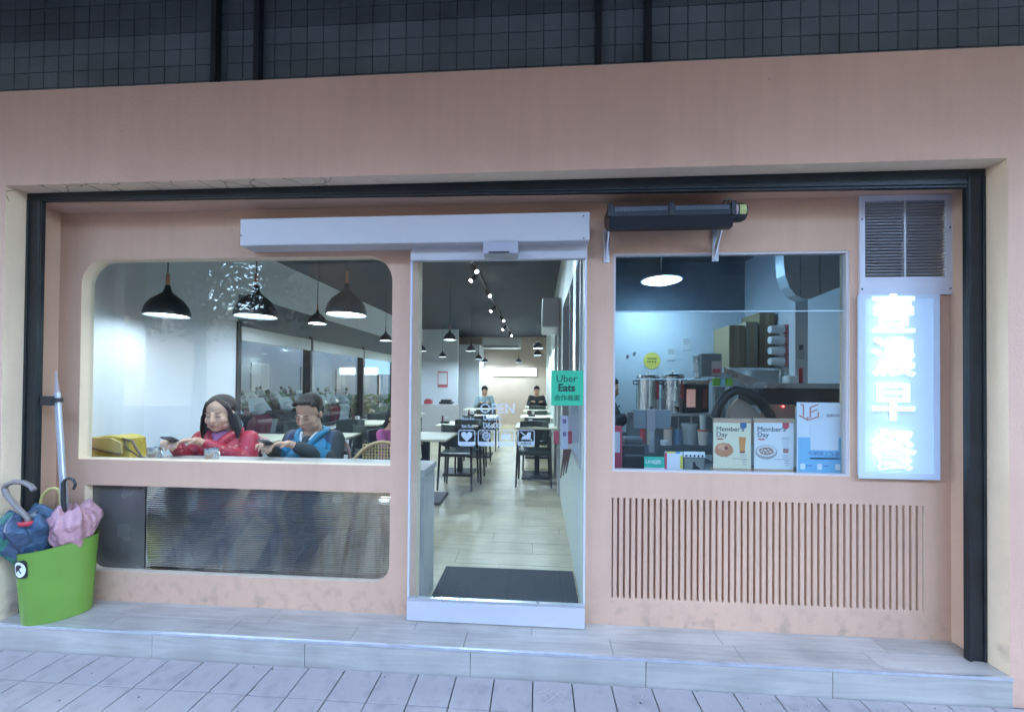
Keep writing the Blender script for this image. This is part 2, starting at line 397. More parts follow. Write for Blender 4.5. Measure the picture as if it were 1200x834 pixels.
# patterned tile: raised crossing ribs pressed into the glaze
bb = MB().box((-TP / 2 + .003, -TP / 2 + .003, -.02), (TP / 2 - .003, TP / 2 - .003, 0), .002)
for i in range(-3, 4):
    for s in (-1, 1):
        c = i * .028; e = (TP / 2 - .012)
        p0 = [max(-e, -e + c), -e if c >= 0 else -e - c * 1]
        L = e - abs(c) / 1
        a = Vector((c / 2 - L * .5 * 1 - 0, (-L * .5) * s + 0, .0005)); b_ = Vector((c / 2 + L * .5, (L * .5) * s, .0005))
        sh = Vector((c / 2, -c / 2 * s, 0)); bb.cyl(a + sh, b_ + sh, .0028, n=5)
tmp_ = bb.mesh('patterned_paving_tile', PAVE)
for r in range(6):
    for k in range(-4, 33):
        x = -2.274 - TP * 1.5 + TP * k; y = YP - .004 - TP * (r + .5)
        pat = (r < 4 and (k in (14, 15, 16, 20, 21, 22) and (r + k) % 3 != 0))
        inst(tmp_ if pat else tm, 'paving_tile', pave, Vector((x, y, ZS + random.uniform(-.0012, .0008))) - wloc(pave),
             (random.uniform(-.004, .004), random.uniform(-.004, .004), random.uniform(-.003, .003)))
b = MB()
for r in range(6, 17):
    for k in range(-30, 60):
        x = -2.274 - TP * 1.5 + TP * k; y = YP - .004 - TP * (r + .5)
        b.box((x - TP / 2 + .003, y - TP / 2 + .003, ZS - .02), (x + TP / 2 - .003, y + TP / 2 - .003, ZS - .0005))
b.build('paving_tile_field', PAVE, pave)['kind'] = 'stuff'

PLAT = woodtile('wood_look_porcelain', (.47, .41, .36), .2, 'X')
PLATF = woodtile('wood_look_porcelain_riser', (.42, .39, .36), .16, 'X')
plat = MB().box((XL, YP + .012, ZS - .05), (XR, 0, -.012)).build('platform', GROUT); struct(plat)
jx = [Z.x for Z in (atz(178, 790, -.07), atz(357, 790, -.07), atz(551, 790, -.07), atz(757, 790, -.07), atz(976, 800, -.07))]
jx = [at(178, 755, YP).x, at(357, 765, YP).x, at(551, 775, YP).x, at(757, 785, YP).x, at(976, 800, YP).x]
ed = [XL + .002] + jx + [XR - .003]
for a_, c_ in zip(ed[:-1], ed[1:]):
    MB().box((a_ + .0015, YP, ZS - .02), (c_ - .0015, YP + .011, -.014), .0012).build('riser_tile', PLATF, plat)
# tread tiles: two courses
j1 = [at(p, q, 0).x for p, q in ((175, 704), (333, 712), (500, 722), (690, 732), (850, 740), (1000, 746))]
rows = [(YP + .012, -.125, [-2.3, -1.62, -.95, -.36, .38, 1.0, 1.62]), (-.1235, 0.0, [atz(176, 702, 0).x, atz(332, 712, 0).x, -.65, -.02, atz(838, 742, 0).x, 1.75])]
for y0_, y1_, js in rows:
    e2 = [XL + .001] + js + [XR - .001]
    for a_, c_ in zip(e2[:-1], e2[1:]):
        MB().box((a_ + .0012, y0_, -.02), (c_ - .0012, y1_, 0), .001).build('tread_tile', PLAT, plat)
MB().box((XL + .002, YP - .003, -.0125), (XR - .002, YP + .012, .0015), .0015).build('nosing', mat('nosing_aluminium', (.66, .68, .74), .32, .7, var=.15, vscale=12), plat)

# ------------------------------------------------------------------ shopfront
sf = thing('shopfront', 'pink plastered shopfront with rounded windows set in a recessed opening', 'shopfront', (0, 0, 0))
o = plate('outer_wall', [(-9, ZS - .1), (9, ZS - .1), (9, 2.9), (-9, 2.9)], [[(XL, ZS - .09), (XR, ZS - .09), (XR, ZT - .0), (XL, ZT)]], YF, -.152, [FASCIA, CREAM], sf)
o = plate('reveal', [(-3.4, -.05), (3.2, -.05), (3.2, 2.7), (-3.4, 2.7)], [[(XL + .01, -.03), (XR - .012, -.03), (XR - .012, 2.327), (XL + .01, 2.327)]], -.1275, -.0005, [PINK, mat('reveal_paint', (.56, .37, .27), .65, bump=.3, var=.12, vscale=2)], sf)
lw = rrect(-2.765, .84, -.836, 2.046, (0.004, .004, .15, .15)); LWR = (-2.765, .84, -.836, 2.046)
ll = rrect(-2.72, .175, -.836, .686, (.10, .10, .004, .004))
rw = [(.416, .84), (1.655, .84), (1.655, 2.04), (.416, 2.04)]
vt = [(1.712, 1.885), (2.14, 1.885), (2.14, 2.305), (1.712, 2.305)]
gr = [(.40, .147), (2.022, .147), (2.022, .694), (.40, .694)]
dx0, dx1 = -.682, .262
dr = [(dx0, -.005), (dx1, -.005), (dx1, 2.06), (dx0, 2.06)]
outer = [(-3.3, -.01), (dx0, -.01), (dx0, 2.06), (dx1, 2.06), (dx1, -.01), (2.6, -.01), (2.6, 2.9), (-3.3, 2.9)]
plate('recessed_wall', outer, [lw, ll, rw, vt, gr], 0, .07, [PINK, CREAM], sf)
# routed ventilation panel: narrow slots between slats
MB().box((.39, .024, .13), (2.03, .03, .71)).build('slot_backing', NAIL, sf)
pitch = (2.022 - .40) / 49.5
slm = MB().box((-pitch * .31, 0, -.2735), (pitch * .31, .0235, .2735)).mesh('slat', PINK)
for i in range(49):
    inst(slm, 'slat', sf, (.40 + pitch * (i + .97), .0003, .4205))
MB().box((.4, .0002, .147), (.40 + pitch * .42, .0235, .694)).build('slat_edge', PINK, sf)
# black steel shutter frame
fr = thing('shutter_frame', 'black steel shutter guide framing the shopfront opening', 'frame', (0, -.14, 0))
for x0_, x1_ in ((XL + .001, XL + .088), (XR - .083, XR - .001)):
    b = MB().box((x0_, -.15, .0), (x1_, -.128, ZT - .001), .002)
    for xs in (x0_ + .002, x1_ - .014): b.box((xs, -.156, .0), (xs + .012, -.1485, ZT - .04), .001)
    b.build('side_guide', FRAME, fr)
b = MB(); hz = [(XL + .09, ZT - .001), (XL + .09, 2.337), (XR - .085, 2.292), (XR - .085, ZT - .001)]
b.prism(hz, -.151, -.129); b.prism([(XL + .09, 2.352), (XL + .09, 2.345), (XR - .085, 2.305), (XR - .085, 2.312)], -.157, -.15)
b.build('header', FRAME, fr)

# left window panes
MB().box((-2.80, .045, .80), (-.80, .053, 2.08)).build('window_pane', GLASS, sf)
# fluted lower glass: horizontal ribs
FL = mat('fluted_glass', (.96, .97, .98), .07, trans=1, ior=1.42)
b = MB(); n_r = 42; z0_, z1_ = .165, .70; hh = (z1_ - z0_) / n_r; fx = -2.37; vs = []; K = 6
prof = []
for i in range(n_r * K + 1):
    ph = (i % K) / K; prof.append((.042 - .0060 * sin(pi * ph), z0_ + hh * i / K))
for xx in (fx, -.80):
    vs += [(xx, y_, z_) for y_, z_ in prof]
N_ = len(prof); b.add(vs, [(i, i + 1, N_ + i + 1, N_ + i) for i in range(N_ - 1)], True)
b.add([(fx, .05, z0_), (-.8, .05, z0_), (-.8, .05, z1_), (fx, .05, z1_)], [(0, 1, 2, 3)])
b.add([(fx, .042, z0_), (-.8, .042, z0_), (-.8, .05, z0_), (fx, .05, z0_), (fx, .042, z1_), (-.8, .042, z1_), (-.8, .05, z1_), (fx, .05, z1_)], [(0, 1, 2, 3), (4, 5, 6, 7)])
b.build('fluted_pane', FL, sf)
MB().box((-2.74, .042, .16), (fx - .003, .055, .70)).build('dark_pane', mat('smoked_panel', (.12, .11, .10), .25, spec=.5, var=.3, vscale=5), sf)
# right window: two sashes, seam strips, slim frame
zs = at(850, 365, .03).z; zs2 = at(770, 444, .03).z
MB().box((.41, .022, zs + .002), (1.66, .030, 2.045)).build('window_pane', TINT, sf)
MB().box((.41, .022, .835), (1.66, .030, zs - .003)).build('window_pane', GLASS, sf)
EDGE = mat('polished_glass_edge', (.55, .72, .80), .15, spec=.8)
MB().box((.417, .018, zs - .003), (1.654, .032, zs + .002)).build('pane_edge', EDGE, sf)
MB().box((.417, .032, zs2 - .002), (at(830, 444, .03).x, .036, zs2 + .002)).build('pane_edge', EDGE, sf)
b = MB()
for a_, c_ in (((.416, .84), (.428, 2.04)), ((1.640, .84), (1.655, 2.04)), ((.428, 2.028), (1.64, 2.04)), ((.428, .84), (1.64, .850))):
    b.box((a_[0], .004, a_[1]), (c_[0], .034, c_[1]))
b.build('window_frame', mat('window_frame_paint', (.55, .50, .50), .4), sf)

# upper tiled wall behind the fascia
tw = MB().box((-9, .0, 2.86), (9, .3, 3.9)).build('tiled_wall', mat('dark_tile_grout', (.02, .024, .028), .9)); struct(tw)
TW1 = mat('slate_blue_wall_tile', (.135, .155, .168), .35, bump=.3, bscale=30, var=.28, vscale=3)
TW2 = mat('soffit_shade_wall_tile', (.078, .09, .10), .35, bump=.3, bscale=30, var=.3, vscale=3)  # same slate tile, with soffit shade painted into the upper courses
tp = .0985; wm = MB().box((-tp / 2 + .002, -.008, -tp / 2 + .002), (tp / 2 - .002, .004, tp / 2 - .002), .0015)
w1 = wm.mesh('wall_tile', TW1); w2 = wm.mesh('wall_tile_shaded', TW2)
rest = MB(); cnt = 0
for r in range(9):
    for k in range(-70, 70):
        x = tp * (k + .5) + .02; z = 3.0 + tp * (r + .5)
        if z > 3.84: continue
        v = ROT.transposed() @ (Vector((x, 0, z)) - CAM); u_ = PX + FOC * v.x / v.y; w_ = PY - FOC * v.z / v.y
        vis = -12 < u_ < 1212 and w_ > -8 and z > 3.07
        if vis and cnt < 299:
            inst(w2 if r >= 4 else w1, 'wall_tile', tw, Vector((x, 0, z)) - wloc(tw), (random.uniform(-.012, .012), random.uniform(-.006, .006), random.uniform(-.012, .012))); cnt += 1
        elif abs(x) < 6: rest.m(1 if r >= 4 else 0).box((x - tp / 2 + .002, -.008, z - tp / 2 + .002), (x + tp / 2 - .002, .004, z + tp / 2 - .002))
rest.build('wall_tile_field', [TW1, TW2], tw)['kind'] = 'stuff'
for px, lab in ((253, 'first slim black steel post on the tiled wall, counting from the left'), (303, 'second slim black steel post from the left, above the left window'),
                (701, 'slim black steel post on the tiled wall above the door edge'), (759, 'rightmost slim black steel post on the tiled wall')):
    c = at(px, 40, -.03)
    tag(MB().box((c.x - .017, -.05, 2.88), (c.x + .017, -.008, 3.9), .003).build('steel_post', FRAME), lab, 'post', 'posts on the tiled wall')
struct(MB().box((-9.4, .3, 3.9), (40, 14, 32)).build('sun_blocking_storeys', mat('sun_blocking_render', (.3, .29, .28), .8, var=.1)))  # unseen mass added overhead to keep the sun off the street
# arcade slab overhead and its street side columns
slab = MB().box((-16, -2.6, 3.9), (16, .3, 4.2)).build('arcade_ceiling', mat('arcade_ceiling_paint', (.32, .31, .30), .8, var=.15)); struct(slab)
for i, x in enumerate((-5.8, 4.9)):
    tag(MB().box((x - .25, -2.6, ZS), (x + .25, -2.2, 3.9), .02).build('arcade_column', mat('column_tile', (.28, .24, .22), .5, var=.15)),
        ('arcade column at the left street edge behind the viewer', 'arcade column at the right street edge behind the viewer')[i], 'column')

# ------------------------------------------------------------------ door, its operator box and stickers
dy = -.05
door = thing('sliding_door', 'glass sliding door with white top and bottom rails, closed', 'door', (-.22, dy, 0))
a_ = at(480, 305, dy); b_ = at(687, 305, dy); DX0, DX1 = at(479.5, 500, dy).x, at(686.5, 500, dy).x
zt = at(585, 284, dy).z; zr = at(585, 305, dy).z; zb = at(585, 706, dy).z; z0 = .006
MB().box((DX0, dy - .012, zr), (DX1, dy + .02, zt), .004).build('top_rail', WHITE, door)
MB().box((DX0, dy - .012, z0), (DX1, dy + .02, zb), .003).build('bottom_rail', WHITE, door)
MB().box((DX0 + .003, dy - .014, zb), (DX1 - .003, dy + .012, zb + .012), .002).build('glazing_bead', ALU, door)
MB().box((DX0 + .002, dy, zb + .012), (DX1 - .002, dy + .008, zr)).build('door_pane', GLASS, door)
for xx in (DX0, DX1 - .010): MB().box((xx, dy - .004, zb + .012), (xx + .010, dy + .012, zr), .001).build('side_seal', mat('clear_seal', (.55, .56, .66), .3), door)
op = thing('door_operator', 'long white enamel operator box above the sliding door', 'door operator', (-.7, -.12, 2.1))
q0 = at(281, 271, -.12); q1 = at(691, 265, -.12); ztp = at(486, 252, -.12).z; zbt = at(486, 285, -.12).z
ch = .012
MB().box((q0.x, -.12, zbt), (q1.x, -.001, ztp), .006).build('cover', WHITE, op)
for px, py in ((283, 276), (684, 253), (684, 279)): c = at(px, py, -.12); MB().cyl((c.x, -.1225, c.z), (c.x, -.119, c.z), .004, n=8).build('screw', BLACK, op)
a_, b_ = boxpx(566, 282, 607, 297.5, -.15, .06)
sn = thing('door_sensor', 'small grey motion sensor under the white operator box', 'sensor', (0, -.15, 2.08))
MB().box(a_, (b_[0], -.075, b_[2]), .006).build('housing', mat('grey_sensor_plastic', (.36, .35, .40), .4), sn)
MB().box((a_[0] + .03, -.1525, a_[2] + .004), (b_[0] - .045, -.149, a_[2] + .013)).build('lens', BLACK, sn)

DEC = pane_mat('faded_vinyl_decal', (1, 1, 1)); _n = DEC.node_tree.nodes; _l = DEC.node_tree.links; _d = _n.new('ShaderNodeBsdfDiffuse'); _d.inputs[0].default_value = (.68, .76, .82, 1); _m = _n.new('ShaderNodeMixShader'); _m.inputs[0].default_value = .45; _o = [x for x in _n if x.type == 'OUTPUT_MATERIAL'][0]; _s = _o.inputs[0].links[0].from_socket; _l.new(_s, _m.inputs[1]); _l.new(_d.outputs[0], _m.inputs[2]); _l.new(_m.outputs[0], _o.inputs[0])
def sticker(name, x0, y0, x1, y1, y, m, label, cat, th=.0015, group=None):
    A, B = boxpx(x0, y0, x1, y1, y, th); t = thing(name, label, cat, ((A[0] + B[0]) / 2, y, (A[2] + B[2]) / 2), group)
    if m: MB().box(A, B).build('sheet', m, t)
    return t, A, B
gs, A, B = sticker('delivery_sticker', 646, 434, 683.5, 475, dy - .003, mat('green_sticker', (.035, .40, .22), .5), 'square green delivery sticker on the door glass', 'sticker')
DK = mat('dark_green_print', (.01, .05, .035), .6); cx = (A[0] + B[0]) / 2; w = B[0] - A[0]; h = B[2] - A[2]
text('lettering', 'Uber', h * .29, (cx - w * .02, dy - .004, A[2] + h * .76), DK, gs)
text('lettering', 'Eats', h * .30, (cx - w * .02, dy - .004, A[2] + h * .50), DK, gs, offset=.0018)
text('lettering', '合作商家', h * .185, (cx, dy - .004, A[2] + h * .21), DK, gs)
hs = thing('opening_hours_decal', 'white opening hours lettering on the door glass', 'decal', (-.05, dy - .002, 1.1))
def dtext(s, px, py, hpx, al='CENTER', par=hs, off=.0004):
    c = at(px, py, dy - .002); return text('lettering', s, hpx * 2.12 / 455 * 1.35, (c.x, dy - .002, c.z), DEC, par, .0004, al, offset=off)
dtext('OPEN', 583, 479, 12, off=.0006)
dtext('06:00', 566, 489.5, 7.2, 'LEFT'); dtext('06:00', 566, 498.5, 7.2, 'LEFT')
dtext('Mon-Fri', 548, 490.5, 3.6); dtext('Sat-Sun', 548, 499.5, 3.6)
icons = [(547, 'white framed heart icon decal, leftmost of four on the door', 'heart'), (570, 'white framed flower head icon decal, second of four on the door', 'ring'),
         (593, 'white framed padlock bag icon decal, third of four on the door', 'bag'), (616.5, 'white framed crossed out food icon decal, rightmost on the door', 'food')]
for px, lab, kd in icons:
    t, A, B = sticker('icon_decal', px - 10, 503.5, px + 10, 522.5, dy - .002, None, lab, 'decal', group='icon decals in a row on the door glass')
    x0_, x1_, z0_, z1_ = A[0], B[0], A[2], B[2]; w = x1_ - x0_; h = z1_ - z0_; r = w * .14; e = w * .045
    plate('border', rrect(x0_, z0_, x1_, z1_, (r,) * 4, 5), [rrect(x0_ + e, z0_ + h * .27, x1_ - e, z1_ - e, (r * .3, r * .3, r * .7, r * .7), 4)], dy - .0028, dy - .002, [DEC], t)
    cx = (x0_ + x1_) / 2; cz = z0_ + h * .62; b = MB(); ya, yb = dy - .0028, dy - .002
    if kd == 'heart':
        pts = []
        for i in range(28):
            a = 2 * pi * i / 28; pts.append((cx + w * .33 * sin(a) ** 3, cz + w * .021 * (13 * cos(a) - 5 * cos(2 * a) - 2 * cos(3 * a) - cos(4 * a))))
        b.prism(pts, ya, yb)
    elif kd == 'ring':
        for i in range(9): a = 2 * pi * i / 9; b.lathe([(0, 0), (w * .075, 0), (w * .075, .0008)], (cx + w * .2 * cos(a), ya + .0008, cz + w * .2 * sin(a)), 8, 'Y')
        b.lathe([(0, 0), (w * .1, 0), (w * .1, .0008)], (cx, ya + .0008, cz), 10, 'Y')
    elif kd == 'bag':
        b.box((cx - w * .27, ya, cz - w * .2), (cx + w * .27, yb, cz + w * .1)); b.tube([(cx + w * .13 * cos(a), ya, cz + w * .1 + w * .17 * sin(a)) for a in [pi * i / 8 for i in range(9)]], w * .025, 5)
    else:
        b.prism([(cx - w * .3, cz - w * .2), (cx + w * .25, cz - w * .2), (cx + w * .3, cz + w * .22), (cx + w * .1, cz + w * .22), (cx, cz + w * .02), (cx - w * .2, cz - w * .02)], ya, yb)
        b.prism([(cx - w * .38, cz + w * .24), (cx - w * .33, cz + w * .28), (cx + w * .36, cz - w * .22), (cx + w * .31, cz - w * .26)], ya - .001, ya)
    b.build('pictogram', DEC, t)
    if kd == 'food': text('lettering', '禁帶外食', h * .17, (cx, dy - .0032, z0_ + h * .13), DK, t)

# ------------------------------------------------------------------ air curtain on its brackets
ac = thing('air_curtain', 'black air curtain blower mounted above the right window', 'air curtain', (.75, -.12, 2.25))
ya = -.17; L = at(714, 255, ya).x; R_ = at(861, 255, ya).x; Rm = at(879, 250, ya).x
zT = at(790, 238, ya).z; zM = at(790, 252, ya).z; zB = at(790, 265, ya).z
b = MB(); BC = mat('black_enamel', (.015, .018, .024), .35, .2)
b.prism([(ya, zM), (ya, zT - .012), (ya + .02, zT), (-.02, zT), (-.02, zM + .02), (ya + .06, zB), (ya + .02, zB)], L, R_, 'YZ'); b.build('housing', BC, ac)
for x in (L + .005, (L + R_) / 2, R_ - .005):
    MB().box((x - .012, ya - .006, zM - .005), (x + .012, ya + .02, zT + .003), .003).build('clip', BC, ac)
b = MB(); n_f = 88
for i in range(n_f):
    x = L + .03 + (R_ - L - .06) * i / (n_f - 1)
    if abs(x - (L + R_) / 2) < .02: continue
    b.box((x - .0014, ya - .004, zM + .022), (x + .0014, ya + .002, zT - .016))
b.build('intake_fins', mat('grey_fin', (.16, .17, .20), .4, .5), ac)['kind'] = 'stuff'
zc = (zT + zM) / 2 + .003; b = MB(); b.lathe([(0, 0), (.040, 0), (.048, .008), (.048, Rm - R_ - .02), (.040, Rm - R_), (0, Rm - R_)], (R_, ya + .055, zc - .005), 20, 'X')
b.build('motor', BC, ac)
b = MB()
for (xa, xb, mi) in ((R_ + .004, R_ + .022, 0), (R_ + .030, R_ + .062, 1)):
    b.m(mi); vs = []
    for i in range(7):
        a = radians(150 + 60 * i / 6); vs += [(xa, ya + .055 + .0488 * cos(a), zc - .005 + .0488 * sin(a)), (xb, ya + .055 + .0488 * cos(a), zc - .005 + .0488 * sin(a))]
    b.add(vs, [(2 * i, 2 * i + 1, 2 * i + 3, 2 * i + 2) for i in range(6)])
b.build('rating_label', [mat('pink_white_label', (.6, .42, .45), .5), mat('gold_label', (.50, .52, .20), .4)], ac)
for x0_, x1_ in ((at(713, 280, -.1).x, at(716, 280, -.1).x), (at(846, 280, -.1).x, at(850, 280, -.1).x)):
    b = MB(); b.prism([(-.002, zB - .12), (-.014, zB - .12), (ya + .05, zM - .01), (ya + .05, zM + .01), (-.002, zM + .01), (-.002, zM - .006), (ya + .07, zM - .012), (-.012, zB - .06)], x0_, x0_ + .006, 'YZ')
    b.box((x0_ - .008, -.007, zB - .13), (x1_ + .008, -.0005, zM), .001); b.build('bracket', ALU, ac)
b = MB().tube([(R_ - .05, ya + .05, zT), (R_ - .03, ya + .03, zT + .022), (R_ + .01, ya + .04, zT + .03), (R_ + .03, ya + .06, zT + .012), (R_ + .035, ya + .06, zT - .01)], .0035, 6)
b.tube([(R_ - .02, ya + .06, zT - .002), (R_ - .005, ya + .04, zT + .03), (R_ + .03, -.08, zT + .05)], .003, 6); b.build('cable', BLACK, ac)

# ------------------------------------------------------------------ vent grille and sign box
vg = thing('vent_grille', 'white framed ventilation grille in the upper right of the shopfront', 'vent', (1.93, 0, 1.87))
plate('grille_frame', [(1.697, 1.80), (2.155, 1.80), (2.155, 2.325), (1.697, 2.325)], [[(1.722, 1.893), (2.122, 1.893), (2.122, 2.296), (1.722, 2.296)]], -.012, -.0006, [mat('grille_frame_paint', (.62, .62, .68), .4, var=.06)], vg)
for x, z in ((1.707, 2.2), (1.707, 1.83), (2.142, 2.15), (2.142, 1.83)): MB().cyl((x, -.0145, z), (x, -.011, z), .0045, n=8).build('screw', BLACK, vg)
MB().box((1.918, -.010, 1.893), (1.928, .004, 2.296)).build('mullion', mat('grille_slat_metal', (.50, .50, .52), .4, .4), vg)
bm1 = MB().prism([(-.008, .0045), (.012, -.0035), (.012, -.0018), (-.008, .0062)], 1.7225, 2.1215, 'YZ').mesh('louvre', MATS['grille_slat_metal'])
for i in range(24): inst(bm1, 'louvre', vg, Vector((0, 0, 1.905 + .0166 * i)) - vg.location)
MB().box((1.70, .05, 1.87), (2.15, .06, 2.32)).build('duct_back', mat('dark_duct', (.09, .075, .055), .8, var=.4, vscale=10), vg)

sg = thing('sign_panel', 'white acrylic panel carrying four glowing vertical characters', 'sign', (1.89, -.01, .86))
sx0, sx1, sz0, sz1 = 1.690, 2.065, .850, 1.798
MB().box((sx0, -.022, sz0), (sx1, -.0006, sz1), .004).build('panel', mat('letter_glow_acrylic', (.62, .70, .80), .35, emit=(.20, .48, .85), es=.10), sg)  # weak emission added to the panel for the glow of the letters
e = .02
plate('panel_trim', [(sx0 - .012, sz0 - .012), (sx1 + .012, sz0 - .012), (sx1 + .012, sz1 + .0), (sx0 - .012, sz1)], [[(sx0 + e, sz0 + e), (sx1 - e, sz0 + e), (sx1 - e, sz1 - e), (sx0 + e, sz1 - e)]], -.027, -.0235, [mat('sign_trim', (.55, .62, .72), .4)], sg)
SIGN = emis('lit_sign_letter', (.62, .90, 1.0), 1.25)
for chx, py0, py1 in (('壹', 340, 390), ('濃', 392, 441), ('早', 445, 494), ('餐', 500, 551)):
    c = at(1049, (py0 + py1) / 2 + 1.5, -.05); ztop = at(1049, py0, -.05).z; zbo = at(1049, py1, -.05).z; hgt = ztop - zbo
    o = text('character', chx, hgt * .98, (c.x, -.040, c.z), SIGN, sg, ext=.006, offset=.0036, center=True)
    d = text('stand_off', chx, hgt * .93, (c.x, -.030, c.z), mat('sign_letter_return', (.7, .75, .8), .4), sg, ext=.0055, offset=.001, center=True)
#@@INSIDE

c = atz(253, 706, 0.0); b = MB(); 
for k in range(5): b.sph((c.x + .006 * k - .01, c.y - .006 + .004 * (k % 2), .006 + .003 * (k % 3)), (.008, .005, .005), 6, 4)
tag(b.build('dead_leaf', mat('dead_leaf_brown', (.05, .03, .02), .9)), 'small dark crumpled leaf lying on the step against the wall', 'leaf')
# ------------------------------------------------------------------ interior shell
IX0, IX1, IY1, IZ = -3.2, .27, 10.2, 2.78
ifl = MB().box((IX0 - .2, .07, -.1), (3.0, IY1 + .2, -.012)).build('shop_floor', GROUT); struct(ifl)
FLW = woodtile('shop_floor_plank', (.53, .45, .285), .20, 'X', rough=.32)
MB().box((IX0, 0.0, -.06), (3.0, .07, -.001)).build('threshold', PLAT, ifl)
y = .07; r = 0; b = MB(); npl = 0
while y < IY1:
    d = .195; x = IX0 - .9 * ((r * .37) % 1)
    while x < IX1 + .2:
        xa = max(x, IX0); xb = min(x + .9, IX1 + .25)
        if xb - xa > .01:
            if y < 5 and xb > -1.6: MB().box((xa + .0012, y + .001, -.02), (xb - .0012, y + d - .001, random.uniform(-.0008, 0)), .0008).build('floor_plank', FLW, ifl)
            else: b.box((xa + .0012, y + .001, -.02), (xb - .0012, y + d - .001, 0))
        x += .9
    y += d; r += 1
b.box((IX1 + .26, .07, -.02), (2.95, 3.6, 0)); b.build('floor_plank_field', FLW, ifl)['kind'] = 'stuff'
struct(MB().box((IX0 - .3, -.0, IZ), (3.1, IY1 + .3, IZ + .1)).build('shop_ceiling', DARKCEIL))
# side walls
GREENW = mat('pale_green_wall_paint', (.66, .72, .66), .5, var=.05)
wR = MB().box((IX1, 2.5, 0), (IX1 + .08, IY1, IZ)).box((IX1, .07, 0), (IX1 + .08, 2.5, .80)).box((IX1, .07, 2.15), (IX1 + .08, 2.5, IZ)).box((IX1, .07, .8), (IX1 + .08, .22, 2.15)).box((IX1, 1.9, .8), (IX1 + .08, 2.5, 2.15)).build('corridor_wall', GREENW); struct(wR)
b = MB()
for y0_, y1_, z0_, z1_ in ((.22, .26, .8, 2.15), (1.86, 1.9, .8, 2.15), (.26, 1.86, .8, .84), (.26, 1.86, 2.11, 2.15), (1.0, 1.03, .84, 2.11)):
    b.box((IX1 - .012, y0_, z0_), (IX1 + .07, y1_, z1_))
b.build('hatch_frame', WHITE, wR)
b = MB()
for y0_, y1_ in ((2.42, 2.5), (3.3, 3.36)): b.box((IX1 - .03, y0_, 0), (IX1 - .0005, y1_, 2.05))
b.box((IX1 - .03, 2.5, 1.98), (IX1 - .0005, 3.3, 2.05)); b.build('door_frame', WHITE, wR)
bk = MB().box((IX0 - .2, IY1, 0), (IX1 + .3, IY1 + .15, IZ)).build('back_wall', mat('peach_back_wall', (.62, .48, .38), .6, var=.05)); struct(bk)
# side wall with the big street windows
wl_ = MB()
wl_.box((IX0 - .12, .68, 0), (IX0, 1.77, IZ)); wl_.box((IX0 - .12, 1.77, 0), (IX0, IY1, .66)); wl_.box((IX0 - .12, 1.77, 2.25), (IX0, IY1, IZ))
wl_.box((IX0 - .12, 7.9, .66), (IX0, IY1, 2.25))
o = wl_.build('side_wall', INWALL); struct(o); sw = o
struct(MB().box((IX0 - .12, .07, 0), (-3.08, .68, IZ)).build('wall_pier', mat('pier_white_paint', (.62, .64, .67), .55, var=.04, vscale=1.5)))
MB().box((IX0 - .03, 1.77, 1.90), (IX0 - .0, 7.9, 2.25)).build('transom_panel', mat('grey_transom', (.13, .16, .18), .3), sw)
for i, (y0_, y1_) in enumerate(((1.79, 3.07), (3.12, 4.72), (4.77, 6.3), (6.35, 7.88))):
    MB().box((IX0 + .002, y0_, 1.75), (IX0 + .03, y1_, 1.905), .006).build('roller_blind', mat('roller_blind_fabric', (.62, .64, .62), .8), sw)
    MB().box((IX0 - .06, y0_, .66), (IX0 - .052, y1_, 1.92)).build('street_pane', GLASS, sw)
for y0_ in (1.75, 3.07, 4.72, 6.3, 7.88): MB().box((IX0 - .09, y0_, .66), (IX0 + .018, y0_ + .055, 1.95), .003).build('mullion', FRAME, sw)
MB().box((IX0 - .09, 1.77, .64), (IX0 + .02, 7.9, .68)).build('sill', FRAME, sw)
# white pier and cupboard wall at the back left, lit strip on the back wall
struct(MB().box((-2.6, 9.2, 0), (-1.72, IY1 - .002, 2.45)).build('back_pier', INWALL))
struct(MB().box((IX0, 8.4, 0), (-2.2, 8.52, IZ)).build('partition_wall', INWALL))
cb = MB().box((IX0 + .01, 7.8, 0), (-2.15, 8.38, .74), .006)
cbn = tag(cb.build('sideboard', WHITE), 'low white sideboard against the far left partition', 'sideboard')
tag(MB().box((-3.0, 7.95, .742), (-2.82, 8.15, .84), .01).box((-2.97, 7.98, .84), (-2.86, 8.1, .87)).build('red_box', flat('dull_red_box', (.4, .06, .07))), 'dull red box on the far white sideboard', 'box')
tag(MB().box((-2.6, 7.95, .742), (-2.25, 8.2, .80), .01).box((-2.56, 7.98, .80), (-2.3, 8.17, .86), .01).build('dark_tray', BLACK), 'stacked dark trays on the far white sideboard', 'tray')
ps = thing('wall_notice', 'small reddish notice on the far white partition', 'notice', (-2.55, 8.39, 1.2))
MB().box((-2.75, 8.385, 1.18), (-2.47, 8.398, 1.62)).build('backing', flat('notice_red', (.45, .12, .12)), ps); MB().box((-2.73, 8.382, 1.26), (-2.49, 8.384, 1.58)).build('print', flat('notice_paper', (.6, .6, .62)), ps)
zc = at(603, 436, IY1 - .06).z; xa = at(577, 436, IY1 - .06).x; xb = at(629, 436, IY1 - .06).x
ls = thing('light_box', 'long glowing white light box on the far back wall', 'light box', ((xa + xb) / 2, IY1 - .03, zc - .12))
MB().box((xa, IY1 - .06, zc - .13), (xb, IY1 - .002, zc + .13), .01).build('casing', WHITE, ls)
MB().box((xa + .02, IY1 - .066, zc - .115), (xb - .02, IY1 - .061, zc + .115)).build('diffuser', emis('lit_diffuser', (.72, .9, 1), 9), ls)
